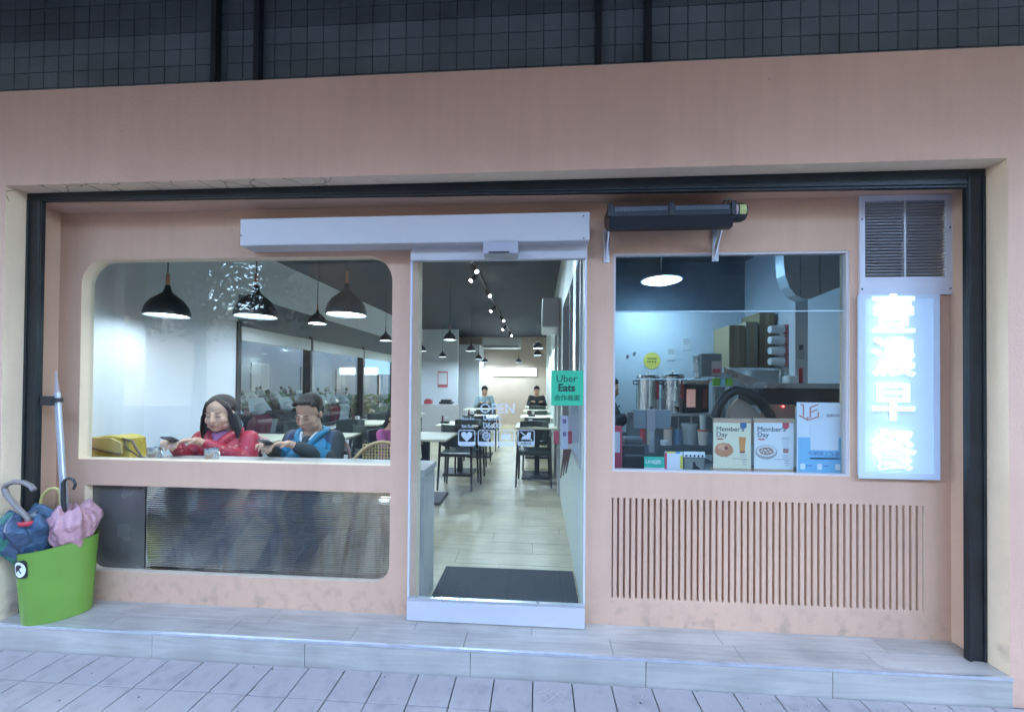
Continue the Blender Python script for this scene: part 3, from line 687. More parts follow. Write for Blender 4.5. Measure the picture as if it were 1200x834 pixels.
# air conditioners
def aircon(A, B, label, face='y'):
    t = thing('air_conditioner', label, 'air conditioner', ((A[0] + B[0]) / 2, (A[1] + B[1]) / 2, A[2]))
    MB().box(A, B, .02).build('body', WHITE, t); b = MB()
    for k in range(3):
        z = A[2] + .02 + .018 * k
        if face == 'y': b.box((A[0] + .04, A[1] - .004, z), (B[0] - .04, A[1] + .01, z + .007))
        else: b.box((A[0] - .004, A[1] + .04, z), (A[0] + .01, B[1] - .04, z + .007))
    b.build('air_outlet', mat('dark_outlet', (.06, .07, .08), .5), t)
aircon((-1.35, 7.2, 2.16), (-.42, 7.45, 2.42), 'white air conditioner hanging below the ceiling at the far end')
aircon((IX1 - .22, 2.55, 2.0), (IX1 - .001, 3.35, 2.36), 'white air conditioner high on the corridor wall', 'x')
# track with spot heads
tr = thing('track_light', 'black ceiling track with bright spot heads running down the aisle', 'track light', (-.79, 5, IZ - .03))
MB().box((-.805, 2.2, IZ - .03), (-.775, 9.6, IZ - .001)).build('track', BLACK, tr)
SPOTE = emis('spot_lens', (.85, .95, 1), 60)
for i, y in enumerate((2.43, 2.83, 3.70, 4.94, 6.06, 7.4, 8.6)):
    s = (-1) ** i * .05; p = Vector((-.79, y, IZ - .03)); q = p + Vector((s * .4, -.03, -.06)); e = q + Vector((s, -.07, -.07))
    h = MB().cyl(p, q, .008).cyl(q - (e - q) * .35, e, .028, .034, 12).build('spot_head', BLACK, tr)
    d = (e - q).normalized(); MB().cyl(e + d * .0005, e + d * .002, .022, n=12).build('lens', SPOTE, h)
    if i in (0, 2, 4): light('spot_lamp', 'SPOT', e + d * .02, 30, LEDC, .03, d.to_track_quat('-Z', 'Y').to_euler(), tr, radians(85))

# ------------------------------------------------------------------ pendants
def pendant(R, label_, cord):
    t = thing('pendant_lamp', label_, 'lamp', (0, 0, 0)); h = R * 1.15
    prof = [(R, 0), (R * .99, R * .18), (R * .9, R * .5), (R * .7, R * .82), (R * .42, R * 1.06), (R * .2, R * 1.25), (R * .13, R * 1.5), (R * .12, R * 1.62)]
    inner = [(r_ * .96, z_ - .002) for r_, z_ in prof[::-1][1:]]
    MB().lathe(prof + inner + [(R, 0)], n=28).build('shade', mat('dark_lamp_shade', (.035, .045, .055), .38), t, world=False)
    MB().cyl((0, 0, R * 1.6), (0, 0, R * 2.25), R * .085, n=10).build('wooden_neck', mat('oak_neck', (.42, .20, .12), .5), t, world=False)
    MB().cyl((0, 0, R * 2.2), (0, 0, cord), .0035, n=6).build('cord', BLACK, t, world=False)
    MB().cyl((0, 0, .012), (0, 0, .016), R * .93, n=28).build('diffuser', emis('pendant_diffuser', (.80, .93, 1.0), 16), t, world=False)
    d = bpy.data.lights.new('pendant_lamp_light', 'AREA'); d.shape = 'DISK'; d.size = R * 1.7; d.energy = (1.9 if R > .12 else 12) * LAMP; d.color = LEDC
    lo = bpy.data.objects.new('lamp_light', d); COL.objects.link(lo); lo.parent = t; lo.location = (0, 0, .006)
    return t
big = pendant(.138, 'big dark bell pendant above the wall counter, over the yellow bag', .98)
small = pendant(.092, 'x', .8)
p1 = [(196, 370), (300, 371), (406, 369)]
labs = ['big dark bell pendant, leftmost over the counter and nearest the white wall', 'big dark bell pendant in the middle of the three over the counter, above the woman', 'big dark bell pendant with long cord, rightmost of the three over the counter']
for i, p in enumerate(p1):
    o = big if i == 0 else copy_tree(big); c = at(*p, .5); o.location = (c.x, .5, c.z); o['label'] = labs[i]; o['group'] = 'big pendants over the window counter'
sp = [((-2.402, 1.91), 'small dark pendant seen between the two right big pendants'), ((-2.323, 3.62), 'small dark pendant at the right edge of the left window'),
      ((-2.341, 5.52), 'small dark pendant at the left edge of the door glass'), ((-1.302, 3.50), 'small dark pendant with the brightest disc left of the aisle'),
      ((-1.327, 5.49), 'small dark pendant left of the aisle beside the track, second back'), ((-1.574, 8.13), 'small dark pendant left of the aisle, third back'),
      ((-1.617, 9.7), 'tiny far pendant near the back wall left of the light box'), ((-.578, 9.7), 'tiny far pendant near the back wall above the light box'),
      ((.0, 4.88), 'nearer small pendant on the right of the aisle by the corridor wall'), ((-.0, 6.62), 'farther small pendant on the right of the aisle by the corridor wall'),
      ((-2.35, 7.3), 'far small pendant over the rearmost left tables')]
for i, ((x, y), lb) in enumerate(sp):
    o = small if i == 0 else copy_tree(small); o.location = (x, y, 1.95); o['label'] = lb; o['group'] = 'small pendants over the dining tables'

# ------------------------------------------------------------------ counter, cabinets, mat
ct = thing('window_counter', 'pale wooden counter running along the inside of the left window', 'counter', (-1.9, .2, 0))
MB().box((-3.07, .075, .765), (-.66, .36, .803), .003).build('counter_top', WOODP, ct)
MB().box((-.70, .078, 0), (-.66, .30, .764)).build('end_panel', woodtile('pale_end_panel', (.42, .39, .36), .1, 'Z'), ct)
for x in (-1.6, -2.4): MB().box((x, .2, 0), (x + .03, .34, .764)).build('support', WOODP, ct)
mt = tag(MB().box((-.64, .16, .001), (.255, .57, .014), .004).build('door_mat', RUBBER), 'black ribbed rubber mat just inside the glass door', 'mat')
for k in range(26):
    x = -.61 + .84 * k / 25; MB().box((x - .004, .18, .0138), (x + .004, .55, .0162)).build('rib', RUBBER, mt)

# ------------------------------------------------------------------ tables and chairs
def table(w, d, lb):
    t = thing('dining_table', lb, 'table', group='dining tables in the shop')
    MB().box((-w / 2, -d / 2, .695), (w / 2, d / 2, .72), .006).build('tabletop', TABLE, t, world=False)
    MB().box((-.035, -.035, .03), (.035, .035, .695)).build('pedestal', BLACK, t, world=False)
    MB().box((-.21, -.21, 0), (.21, .21, .03), .006).build('base', BLACK, t, world=False); return t
def chair(lb, wood=CHAIRM, pad=VINYL, arms=True):
    t = thing('dining_chair', lb, 'chair', group='dark dining chairs')
    MB().box((-.21, -.2, .40), (.21, .2, .45), .02).build('seat', pad, t, world=False)
    for sx in (-1, 1):
        MB().cyl((sx * .2, -.18, .64 if arms else .42), (sx * .225, -.2, 0), .018, .012, 8).build('leg', wood, t, world=False)
        MB().cyl((sx * .19, .19, .68), (sx * .21, .24, 0), .018, .012, 8).build('leg', wood, t, world=False)
        if arms: MB().tube([(sx * .2, -.19, .635), (sx * .225, 0, .66), (sx * .19, .19, .69)], .015, 8).build('armrest', wood, t, world=False)
    b = MB(); vs = []
    for k in range(9):
        a = radians(-62 + 124 * k / 8)
        for z, off in ((.53, 0), (.80, .02)):
            for dr in (0, .028): vs.append((sin(a) * .22, .02 + cos(a) * (.20 + dr) + off, z))
    fs = []
    for k in range(8):
        o_ = k * 4; fs += [(o_, o_ + 4, o_ + 6, o_ + 2), (o_ + 1, o_ + 3, o_ + 7, o_ + 5), (o_ + 2, o_ + 6, o_ + 7, o_ + 3), (o_, o_ + 1, o_ + 5, o_ + 4)]
    fs += [(0, 2, 3, 1), (32, 33, 35, 34)]
    b.add(vs, fs); b.build('backrest', pad, t, world=False); return t
T1 = table(.6, .62, ''); first = True
tabs = [(-.0, 3.35, 'pale dining table on the right of the aisle, the one nearest the door'), (.0, 4.85, 'pale dining table on the right of the aisle, second from the door'),
        (-.0, 6.3, 'pale dining table on the right of the aisle, third from the door'), (-.0, 7.8, 'farthest pale table right of the aisle in front of the dark clad diner'),
        (-1.25, 2.15, 'pale dining table nearest the door, left of the aisle, beside the pink jacket'), (-1.12, 3.45, 'pale dining table left of the aisle, second from the door'),
        (-1.02, 4.8, 'pale dining table left of the aisle, third from the door'), (-1.35, 6.6, 'pale dining table left of the aisle with the diner in pale blue behind'),
        (-2.55, 3.45, 'pale dining table by the street windows behind the man'), (-2.35, 1.95, 'pale dining table just behind the two people at the counter'),
        (-2.95, 1.75, 'pale table corner showing between the woman and the man'), (-2.5, 5.0, 'pale dining table by the street windows, farther back')]
for i, (x, y, lb) in enumerate(tabs):
    o = T1 if i == 0 else copy_tree(T1); o.location = (x, y, 0); o['label'] = lb
C1 = chair('')
chs = [(-.04, 2.95, pi, 'dark armchair standing alone at the right table nearest the door'), (-.0, 3.9, 0, 'dark chair behind the nearest right table'), (-.0, 5.4, 0, 'dark chair behind the second right table'), (-.0, 6.9, 0, 'dark chair behind the third right table'),
       (-1.0, 2.75, 0, 'dark chair between the two nearest tables left of the aisle'), (-.95, 3.05, pi, 'dark chair in front of the second table left of the aisle'), (-1.0, 4.1, 0, 'dark chair behind the second table left of the aisle'), (-1.0, 5.5, 0, 'dark chair behind the third table left of the aisle'),
       (-2.5, 2.75, pi, 'dark chair in front of the street window table'), (-2.0, 2.5, -.4, 'dark chair with its back to the pink jacket'), (-2.9, 2.5, .3, 'dark chair at the corner table by the street window'), (-2.6, 4.2, 0, 'dark chair behind the street window table'), (-1.95, 3.4, pi / 2, 'dark chair side on between the window and aisle tables'),
       (-1.56, 1.9, -pi / 2 - .5, 'dark chair carrying the diner in the pink jacket'), (-1.4, 7.9, 0, 'far dark chair carrying the diner in pale blue'), (.0, 8.6, 0, 'far dark chair carrying the diner in dark clothes')]
for i, (x, y, rz, lb) in enumerate(chs):
    o = C1 if i == 0 else copy_tree(C1); o.location = (x, y, 0); o.rotation_euler[2] = rz + pi if i != 0 else 0; o['label'] = lb
C1.rotation_euler[2] = 0
# rattan-backed chair close behind the window
PEACH = mat('peach_moulded_seat', (.62, .40, .33), .45)
def stool(x, y, rz, lb, m):
    t = thing('counter_chair', lb, 'chair', (x, y, 0), 'wooden chairs at the window counter'); t.rotation_euler[2] = rz
    MB().lathe([(0, .43), (.18, .43), (.205, .445), (.205, .46), (.18, .47), (0, .47)], n=24).build('seat', m, t, world=False)
    for k in range(4): a = pi / 4 + k * pi / 2; MB().cyl((.13 * cos(a), .13 * sin(a), .43), (.2 * cos(a), .2 * sin(a), 0), .016, .012, 8).build('leg', mat('warm_wood_leg', (.30, .15, .09), .5), t, world=False)
    b = MB(); pts = [(.215 * cos(a), .215 * sin(a), .46 + .40 * max(0, sin(a)) ** .55) for a in [pi * k / 18 for k in range(19)]]; b.tube(pts, .014, 8); b.build('back_hoop', m, t, world=False)
    return t
wl_m = mat('honey_wood', (.50, .33, .15), .5)
s1 = stool(-2.27, .66, .1, 'peach moulded chair the woman in red sits on', PEACH); s2 = stool(-1.66, .70, .05, 'brown wooden chair the man in the blue vest sits on', mat('brown_hoop', (.13, .06, .05), .5))
c = at(442, 540, .62); s3 = stool(c.x, .80, pi, 'empty rattan backed chair at the right end of the counter', wl_m)
b = MB()
for i in range(14):
    x = -.155 + .31 * i / 13
    b.box((x - .004, .20, .60), (x + .004, .206, .84))
for i in range(11): z = .60 + .024 * i; b.box((-.16, .206, z - .004), (.16, .211, z + .004))
b.build('rattan_weave', mat('rattan', (.62, .45, .20), .6), s3, world=False)
s3.rotation_euler[2] = 0; s3.location = (c.x, .52, .0)

# ------------------------------------------------------------------ things on the counter
cz = .804
def cup(px, label, straw=False):
    c = at(px, 535, .16); t = thing('metal_cup', label, 'cup', (c.x, .16, cz), 'steel cups on the window counter')
    MB().lathe([(0, 0), (.037, 0), (.038, .003), (.039, .085), (.037, .085), (.0355, .004), (0, .004)], n=24).build('vessel', STEEL, t, world=False)
    MB().tube([(.037, -.005, .07), (.055, -.008, .066), (.062, -.009, .05), (.055, -.008, .03), (.038, -.005, .026)], .0035, 6).build('handle', STEEL, t, world=False)
    if straw: MB().cyl((.002, 0, .01), (.035, .01, .165), .004, n=8).build('straw', flat('white_straw', (.8, .82, .85), .4), t, world=False)
cup(181, 'small steel cup with a white straw beside the yellow bag', True); cup(248, 'small steel cup in front of the woman, without a straw')
bg = thing('yellow_bag', 'yellow leather shoulder bag lying at the left end of the counter', 'bag', (-2.75, .22, cz))
YL = mat('yellow_leather', (.55, .40, .045), .45, bump=.5, bscale=45, var=.2, vscale=12)
A, B = boxpx(101, 512, 148, 540, .18, .16); x0_, x1_, z1_ = A[0] - .05, B[0], B[2]; bm = bmesh.new()
bmesh.ops.create_cube(bm, size=1); bmesh.ops.subdivide_edges(bm, edges=bm.edges[:], cuts=7, use_grid_fill=True)
for v in bm.verts:
    x, y_, z = v.co * 2; t_ = (z + 1) / 2; taper = 1 - .22 * t_; px_ = (x0_ + x1_) / 2 + x * (x1_ - x0_) / 2 * (1 - .05 * t_) + .012 * t_ * sin(3 * x)
    v.co = Vector((px_, .26 + y_ * .085 * taper * (1 - .25 * abs(x) ** 3), cz + (z1_ - cz) * t_ * (1 - .10 * (x - .15) ** 2 + .03 * sin(5 * x)))) + Vector(noise.noise_vector(v.co * 5)) * .006
bm.verts.index_update(); b = MB(); b.add([v.co.copy() for v in bm.verts], [[v.index for v in f.verts] for f in bm.faces], True); bm.free(); b.build('body', YL, bg)
zf = cz + (z1_ - cz) * .55; b = MB()
b.prism([(x0_ + .02, z1_ - .005), (x0_ + .09, zf + .01), (x0_ + .2, zf - .018), (x1_ - .01, zf - .035), (x1_ - .02, z1_ - .03), (x1_ - .09, z1_ - .002)], .158, .172); b.build('flap', mat('brown_yellow_leather', (.50, .37, .12), .45, bump=.4), bg)
b = MB(); b.tube([(x0_ + .02, .155, z1_ - .012), (x0_ + .09, .153, zf + .004), (x0_ + .2, .153, zf - .022), (x1_ - .01, .155, zf - .04)], .006, 6)
b.tube([(x1_ - .05, .2, z1_ - .01), (x1_ + .03, .19, z1_ - .025), (x1_ + .07, .18, z1_ - .07), (x1_ + .12, .17, cz + .02), (x1_ + .19, .16, cz + .005)], .007, 6)
b.tube([(x1_ - .04, .2, z1_ - .02), (x1_ - .0, .18, z1_ - .07), (x1_ + .07, .17, z1_ - .10), (x1_ + .13, .16, cz + .01), (x1_ + .2, .16, cz + .004)], .005, 6); b.build('strap', mat('brown_strap', (.14, .08, .05), .5), bg)
MB().lathe([(0, 0), (.008, 0), (.010, .003), (0, .004)], (x0_ + .075, .16, zf + .0), 12, 'Y').build('clasp', mat('brass', (.6, .45, .15), .3, 1), bg)

# ------------------------------------------------------------------ kitchen behind the right window
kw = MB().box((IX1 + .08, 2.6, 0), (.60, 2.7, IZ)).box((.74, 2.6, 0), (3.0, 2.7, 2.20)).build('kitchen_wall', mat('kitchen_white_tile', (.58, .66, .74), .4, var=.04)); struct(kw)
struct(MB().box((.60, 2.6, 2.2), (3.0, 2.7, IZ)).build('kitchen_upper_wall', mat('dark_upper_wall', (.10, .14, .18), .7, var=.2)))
struct(MB().box((2.45, .07, 0), (2.55, 2.6, IZ)).build('kitchen_side_wall', INWALL))
struct(MB().box((.35, 3.6, 0), (3.0, 3.7, IZ)).build('store_back_wall', DARKCEIL))
kt = thing('kitchen_counter', 'grey kitchen counter with a steel shelf behind the serving window', 'counter', (1.2, .9, 0))
A = at(720, 560, .45); zz = .80
MB().box((.42, .075, .76), (2.4, .44, .80), .003).build('serving_ledge', mat('grey_laminate', (.16, .19, .20), .4), kt)
zk = at(780, 541, 1.2).z; zs_ = at(780, 484, 1.3).z
MB().box((.72, 1.0, zk - .03), (1.5, 1.6, zk), .003).build('work_top', MATS['grey_laminate'], kt)
MB().box((.72, 1.02, 0), (1.5, 1.6, zk - .03)).build('cabinet', mat('dark_cabinet', (.06, .075, .08), .5), kt)
MB().box((at(765, 484, 1.3).x, 1.25, zs_ - .02), (at(832, 484, 1.3).x, 1.75, zs_), .002).build('upper_shelf', WHITE, kt)
MB().box((at(735, 480, 1.62).x, 1.6, zk), (at(835, 480, 1.62).x, 1.62, zs_ - .02)).build('back_panel', mat('grey_back_panel', (.22, .27, .30), .5), kt)
def urn(pxc, pw, y, pt, pb, lab):
    c = at(pxc, pb, y); zt_ = at(pxc, pt, y).z; r = pw * ((y - CAM.y)) / 455 / 2; h = zt_ - c.z; t = thing('steel_urn', lab, 'urn', (c.x, y, c.z), 'steel urns on the kitchen shelf')
    MB().lathe([(0, 0), (r, 0), (r, h * .86), (r * 1.04, h * .87), (r * 1.04, h * .89)], n=28).build('tank', STEEL, t, world=False)
    MB().lathe([(r * 1.03, h * .892), (r * .9, h * .95), (r * .3, h * .975), (r * .08, h * .98), (r * .08, h * 1.04), (0, h * 1.05)], n=28).build('lid', STEEL, t, world=False)
    MB().box((-.012, -r - .04, h * .1), (.012, -r + .005, h * .16)).cyl((0, -r - .035, h * .12), (0, -r - .035, h * .04), .008, n=8).build('tap', BLACK, t, world=False)
    for s in (-1, 1): MB().tube([(s * r, 0, h * .8), (s * (r + .03), 0, h * .8), (s * (r + .03), 0, h * .72), (s * r, 0, h * .72)], .006, 6).build('handle', BLACK, t, world=False)
    MB().box((r * .45, -r * .93, h * .35), (r * .7, -r * .75, h * .8)).build('gauge', mat('gauge_red', (.5, .06, .07), .4), t, world=False)
urn(759, 25, 1.42, 437, 483, 'left steel urn with a sight glass on the kitchen shelf'); urn(788, 25, 1.42, 436, 483, 'right steel urn with a knobbed lid on the kitchen shelf')
dm = thing('drink_dispenser', 'black drink dispenser with a lit brown window next to the urns', 'dispenser', (1.35, 1.4, zs_))
A, B = boxpx(803, 450, 831, 483, 1.3, .3); MB().box(A, B, .006).build('body', BLACK, dm)
A, B = boxpx(801, 444, 832, 450, 1.29, .3); MB().box(A, B, .004).build('top', STEEL, dm)
A, B = boxpx(805, 456, 815, 477, 1.292, .01); MB().box(A, B).build('tank_window', emis('tea_window', (.45, .16, .10), .35), dm)
A, B = boxpx(824, 456, 829, 478, 1.292, .01); MB().box(A, B).build('side_window', flat('dull_red', (.25, .05, .05)), dm)
# yellow round notice on the wall and small switches
yn = thing('round_notice', 'round yellow notice on the white kitchen wall', 'notice', (.9, 2.59, 1.4)); c = at(764, 422.5, 2.596)
MB().lathe([(0, 0), (.10, 0), (.10, .003)], (c.x, 2.597, c.z), 28, 'Y').build('disc', flat('yellow_print', (.70, .62, .12)), yn)
b = MB()
for zz_, segs in ((.025, (-.055, -.035, -.01, .012, .036)), (-.01, (-.055, -.03, .0, .03))):
    for sx in segs: b.box((c.x + sx, 2.592, c.z + zz_ - .009), (c.x + sx + .016, 2.594, c.z + zz_ + .009))
b.build('printed_marks', flat('dark_print', (.12, .12, .03)), yn)
b = MB()
for px, py in ((735.5, 417), (743.5, 414)): c = at(px, py, 2.596); b.box((c.x - .013, 2.585, c.z - .015), (c.x + .013, 2.599, c.z + .015), .002)
tag(b.build('wall_switch', flat('grey_switch', (.15, .17, .2))), 'pair of small grey wall switches left of the round yellow notice', 'switch')
c = at(741.5, 476, 1.9); b = MB().sph((c.x, 2.58, at(741.5, 476, 2.58).z), .012); tag(b.build('wall_plug', BLACK), 'small black round plug on the white kitchen wall', 'plug')
# small stuff on the work top
def jar(name, px0, px1, pt, pb, y, col, lab, cat, lid=None, taper=1.0, rough=.4, group=None):
    c = at((px0 + px1) / 2, pb, y); zt_ = at((px0 + px1) / 2, pt, y).z; r = (px1 - px0) * (y - CAM.y) / 910; h = zt_ - c.z
    t = thing(name, lab, cat, (c.x, y, c.z), group); MB().lathe([(0, 0), (r * taper, 0), (r, h * .9), (r * .95, h * .9), (r * taper * .9, .004), (0, .004)], n=18).build('body', mat(name + '_' + str(int(px0)), col, rough), t, world=False)
    MB().lathe([(r * 1.03, h * .88), (r * 1.03, h), (0, h)], n=18).build('lid', mat('lid_' + str(int(px0)), lid or col, .4), t, world=False)
jar('orange_tub', 778, 787, 500, 521, 1.15, (.7, .55, .45), 'white and orange tub among the jars on the work top', 'tub', (.7, .22, .06))
jar('blue_tin', 790, 798, 503, 520, 1.15, (.13, .25, .38), 'small blue tin holding stirrers on the work top', 'tin')
jar('round_jug', 799, 816, 496, 520, 1.2, (.55, .60, .58), 'rounded pale glass jug in the middle of the work top', 'jug', (.5, .55, .55), .75, .2)
jar('paper_cup_stack', 818, 829, 503, 521, 1.05, (.68, .62, .55), 'cream paper cup under the cup stack', 'cup', (.5, .15, .12), .75)
jar('cup_tower', 820, 827, 486, 503, 1.06, (.62, .66, .66), 'stack of pale paper cups standing in the cream cup', 'cup stack', None, .8)
jar('cream_bottle', 758, 763, 501, 521, 1.1, (.62, .60, .42), 'cream coloured bottle behind the tablet stand', 'bottle')
jar('red_carton', 750, 756, 502, 519, 1.1, (.5, .05, .06), 'slim red carton left of the tablet stand', 'carton')
jar('pale_blue_cup', 827, 834, 507, 520, 1.1, (.35, .5, .62), 'pale blue cup right of the cream paper cup', 'cup')
jar('white_roll', 774, 783, 516, 521, 1.0, (.68, .72, .74), 'low white dish in front of the orange tub', 'dish')
# tablet on stand (seen from behind)
tb = thing('tablet_stand', 'grey tablet on a stand seen from behind, on the serving ledge', 'tablet', (.8, .4, .8))
A, B = boxpx(742, 480, 786.5, 502.5, .40, .012); MB().box(A, B, .005).build('tablet', mat('tablet_grey', (.18, .21, .235), .45), tb)
A, B = boxpx(758, 479, 768, 505, .392, .006); MB().box(A, B, .002).build('clamp', mat('clamp_grey', (.30, .29, .30), .4), tb)
A, B = boxpx(761, 505, 767, 530, .40, .012); MB().box(A, B, .002).build('stem', ALU, tb); c = at(764, 531, .40)
MB().lathe([(0, 0), (.05, 0), (.05, .006), (.02, .014), (0, .016)], (c.x, .40, .801), 20).build('foot', ALU, tb)
# black receipt printer and red folder
pr_ = thing('receipt_printer', 'black receipt printer at the left end of the serving ledge', 'printer', (.6, .3, .8))
A, B = boxpx(730, 520, 756, 551, .24, .16); MB().box((A[0], A[1], .801), B, .012).build('housing', BLACK, pr_); MB().box((A[0] + .01, A[1] - .004, .88), (B[0] - .01, A[1] + .004, .89)).build('slot', mat('slot_grey', (.15, .15, .16), .4), pr_)
A, B = boxpx(733, 513, 754, 520, .26, .1); MB().box(A, B, .006).build('paper_cover', mat('printer_grey', (.06, .065, .07), .3), pr_)
rf = thing('red_rack', 'red clipboard standing at the left jamb of the right window', 'clipboard', (.45, .3, .8))
A, B = boxpx(717, 499, 729, 549, .2, .02); MB().box((A[0], A[1], .801), B, .003).build('board', flat('red_board', (.45, .05, .09), .5), rf); A, B = boxpx(718, 506, 726.5, 530, .196, .003); MB().box(A, B).build('paper', flat('rack_paper', (.55, .52, .58)), rf)
# cards on the ledge against the glass
def card(name, x0, y0, x1, y1, y, lab, col, cat='card'):
    A, B = boxpx(x0, y0, x1, y1, y, .004); t = thing(name, lab, cat, ((A[0] + B[0]) / 2, y, .801)); A = (A[0], A[1], max(A[2], .801) if A[2] < .83 else A[2])
    MB().box(A, B, .0008).build('card_body', flat(name + '_paper', col, .5), t); return t, A, B
WP = flat('white_print', (.75, .76, .78), .5)
t, A, B = card('green_pay_card', 755, 535, 778.5, 553, .10, 'green and white mobile payment card, leftmost on the ledge', (.03, .42, .30)); hh = B[2] - A[2]; ww = B[0] - A[0]
MB().box((A[0], .0985, A[2]), (B[0], .0995, A[2] + hh * .30)).build('white_band', WP, t)
text('lettering', 'LINE', hh * .30, (A[0] + ww * .30, .0985, A[2] + hh * .66), WP, t, offset=.0004)
MB().box((A[0] + ww * .52, .0984, A[2] + hh * .54), (A[0] + ww * .82, .0994, A[2] + hh * .78)).build('badge', WP, t); text('lettering', 'Pay', hh * .26, (A[0] + ww * .67, .0980, A[2] + hh * .66), flat('green_print', (.03, .42, .30)), t)
t, A, B = card('striped_pay_card', 779, 529, 800, 552, .11, 'white payment card with coloured edges, second on the ledge', (.72, .70, .74)); ww = B[0] - A[0]; hh = B[2] - A[2]
for (u0, u1, v0, v1, cl) in ((0, .12, .1, .95, (.6, .08, .12)), (.12, .6, .92, 1, (.7, .6, .1)), (.86, 1, .15, .8, (.65, .55, .08)), (.6, .86, .9, 1, (.1, .3, .6)), (.1, .86, .0, .1, (.6, .15, .3))):
    MB().box((A[0] + ww * u0, .1085, A[2] + hh * v0), (A[0] + ww * u1, .1096, A[2] + hh * v1)).build('coloured_edge', flat('edge_%d' % int(cl[0] * 100 + cl[2] * 10), cl), t)
t, A, B = card('picture_card', 801, 529, 826, 552, .12, 'dark photo card with a figure silhouette, third on the ledge', (.10, .11, .10)); ww = B[0] - A[0]; hh = B[2] - A[2]
MB().box((A[0], .1185, A[2] + hh * .72), (B[0], .1196, B[2])).build('white_header', WP, t); MB().box((A[0] + ww * .05, .1182, A[2] + hh * .06), (B[0] - ww * .05, .1195, A[2] + hh * .66)).build('picture', flat('dusk_picture', (.20, .21, .19)), t)
b = MB(); cx = A[0] + ww * .5; cz_ = A[2] + hh * .1
b.prism([(cx - ww * .1, cz_), (cx + ww * .3, cz_), (cx + ww * .2, cz_ + hh * .12), (cx + ww * .08, cz_ + hh * .2), (cx + ww * .03, cz_ + hh * .38), (cx - ww * .07, cz_ + hh * .38), (cx - ww * .06, cz_ + hh * .2)], .1172, .1181)
for k in range(5): b.box((A[0] + ww * (.08 + .19 * k), .1172, A[2] + hh * .74), (A[0] + ww * (.17 + .19 * k), .1184, A[2] + hh * .84))
b.build('silhouette', flat('black_print', (.015, .015, .02)), t)
# the two menu posters in wooden stands and the blue one
def poster(x0, x1, y0, y1, lab, paper, kind):
    y = .085; A, B = boxpx(x0, y0, x1, y1, y, .005); t = thing('menu_poster', lab, 'poster', ((A[0] + B[0]) / 2, y, .80), 'menu posters in wooden stands')
    w = B[0] - A[0]; h = B[2] - A[2]; z0 = max(.801, A[2]); wd = woodtile('poster_stand_wood', (.50, .33, .22), .12, 'X')
    MB().box((A[0], y, z0 + h * .085), (B[0], y + .004, B[2] - h * .08)).build('sheet', paper, t)
    MB().box((A[0] - .002, y - .004, z0), (B[0] + .002, y + .03, z0 + h * .085), .002).build('stand_foot', wd, t); MB().box((A[0] - .002, y - .003, B[2] - h * .08), (B[0] + .002, y + .008, B[2]), .002).build('stand_head', wd, t)
    F = lambda u, v: (A[0] + w * u, y - .0012, A[2] + h * v)
    ink = flat('grey_ink', (.10, .10, .12)); text('lettering', "Member's", h * .125, F(.07, .80), ink, t, align='LEFT'); text('lettering', 'Day', h * .125, F(.07, .70), ink, t, align='LEFT')
    def P(name, poly, m, d=.0012): MB().prism([(F(u, v)[0], F(u, v)[2]) for u, v in poly], y - d - .0005, y - .0002).build(name, m, t)
    def E(u, v, ru, rv, n=20, j=0): return [(u + ru * cos(2 * pi * k / n) * (1 + j * sin(5 * k)), v + rv * sin(2 * pi * k / n) * (1 + j * cos(3 * k))) for k in range(n)]
    P('badge', [(.72, .92), (.88, .92), (.88, .84), (.80, .80), (.72, .84)], flat('badge_blue' if kind else 'badge_red', (.06, .12, .28) if kind else (.55, .08, .10)))
    P('tag_strip', [(.10, .605), (.26, .605), (.26, .635), (.10, .635)], flat('tag_red', (.55, .16, .14)))
    if kind:
        P('dish_picture', E(.28, .42, .25, .13, 24, .05), flat('toast_brown', (.52, .22, .11))); P('dish_highlight', E(.26, .47, .15, .055, 18, .06), flat('toast_light', (.66, .34, .20)), .0018)
        P('dish_filling', E(.34, .46, .06, .035, 12, .1), flat('toast_dark', (.30, .08, .06)), .0024)
        P('drink_picture', [(.68, .66), (.86, .66), (.83, .38), (.71, .38)], flat('tea_orange', (.62, .26, .08))); P('drink_base', [(.70, .40), (.84, .40), (.83, .37), (.71, .37)], flat('tea_dark', (.18, .07, .04)), .0018)
    else:
        P('dish_picture', E(.30, .39, .28, .13, 24), flat('plate_grey', (.36, .30, .30))); P('dish_rim', E(.30, .41, .25, .10, 24), flat('plate_white', (.66, .62, .60)), .0018)
        P('dish_filling', E(.30, .41, .19, .07, 20, .1), flat('topping_brown', (.34, .20, .16)), .0024)
        for k in range(9): P('topping', E(.17 + .03 * k, .41 + .03 * sin(k * 2.3), .02, .014, 7), flat('egg_white', (.75, .68, .60)), .003)
        P('drink_picture', [(.70, .64), (.90, .64), (.86, .40), (.74, .40)], flat('milk_white', (.58, .60, .62))); P('drink_base', [(.73, .46), (.87, .46), (.86, .38), (.74, .38)], flat('jelly_brown', (.38, .20, .16)), .0018)
        P('drink_lid', E(.80, .645, .11, .018, 12), flat('lid_grey', (.45, .48, .5)), .0018)
    P('rule', [(.50, .262), (.90, .262), (.90, .268), (.50, .268)], ink)
    for (u, v, wd_) in ((.72, .33, .16), (.74, .295, .12), (.76, .235, .12), (.76, .195, .13), (.78, .155, .10)): P('small_print', [(u, v), (u + wd_, v), (u + wd_, v + .012), (u, v + .012)], flat('pale_ink', (.36, .35, .38)))
poster(836, 880, 490, 554, "cream Member's Day poster with toast and orange tea, left of the pair", flat('cream_paper', (.70, .64, .46)), True)
poster(884, 930, 490, 555, "white Member's Day poster with a rice plate and milk drink, right of the pair", flat('white_paper', (.68, .68, .68)), False)
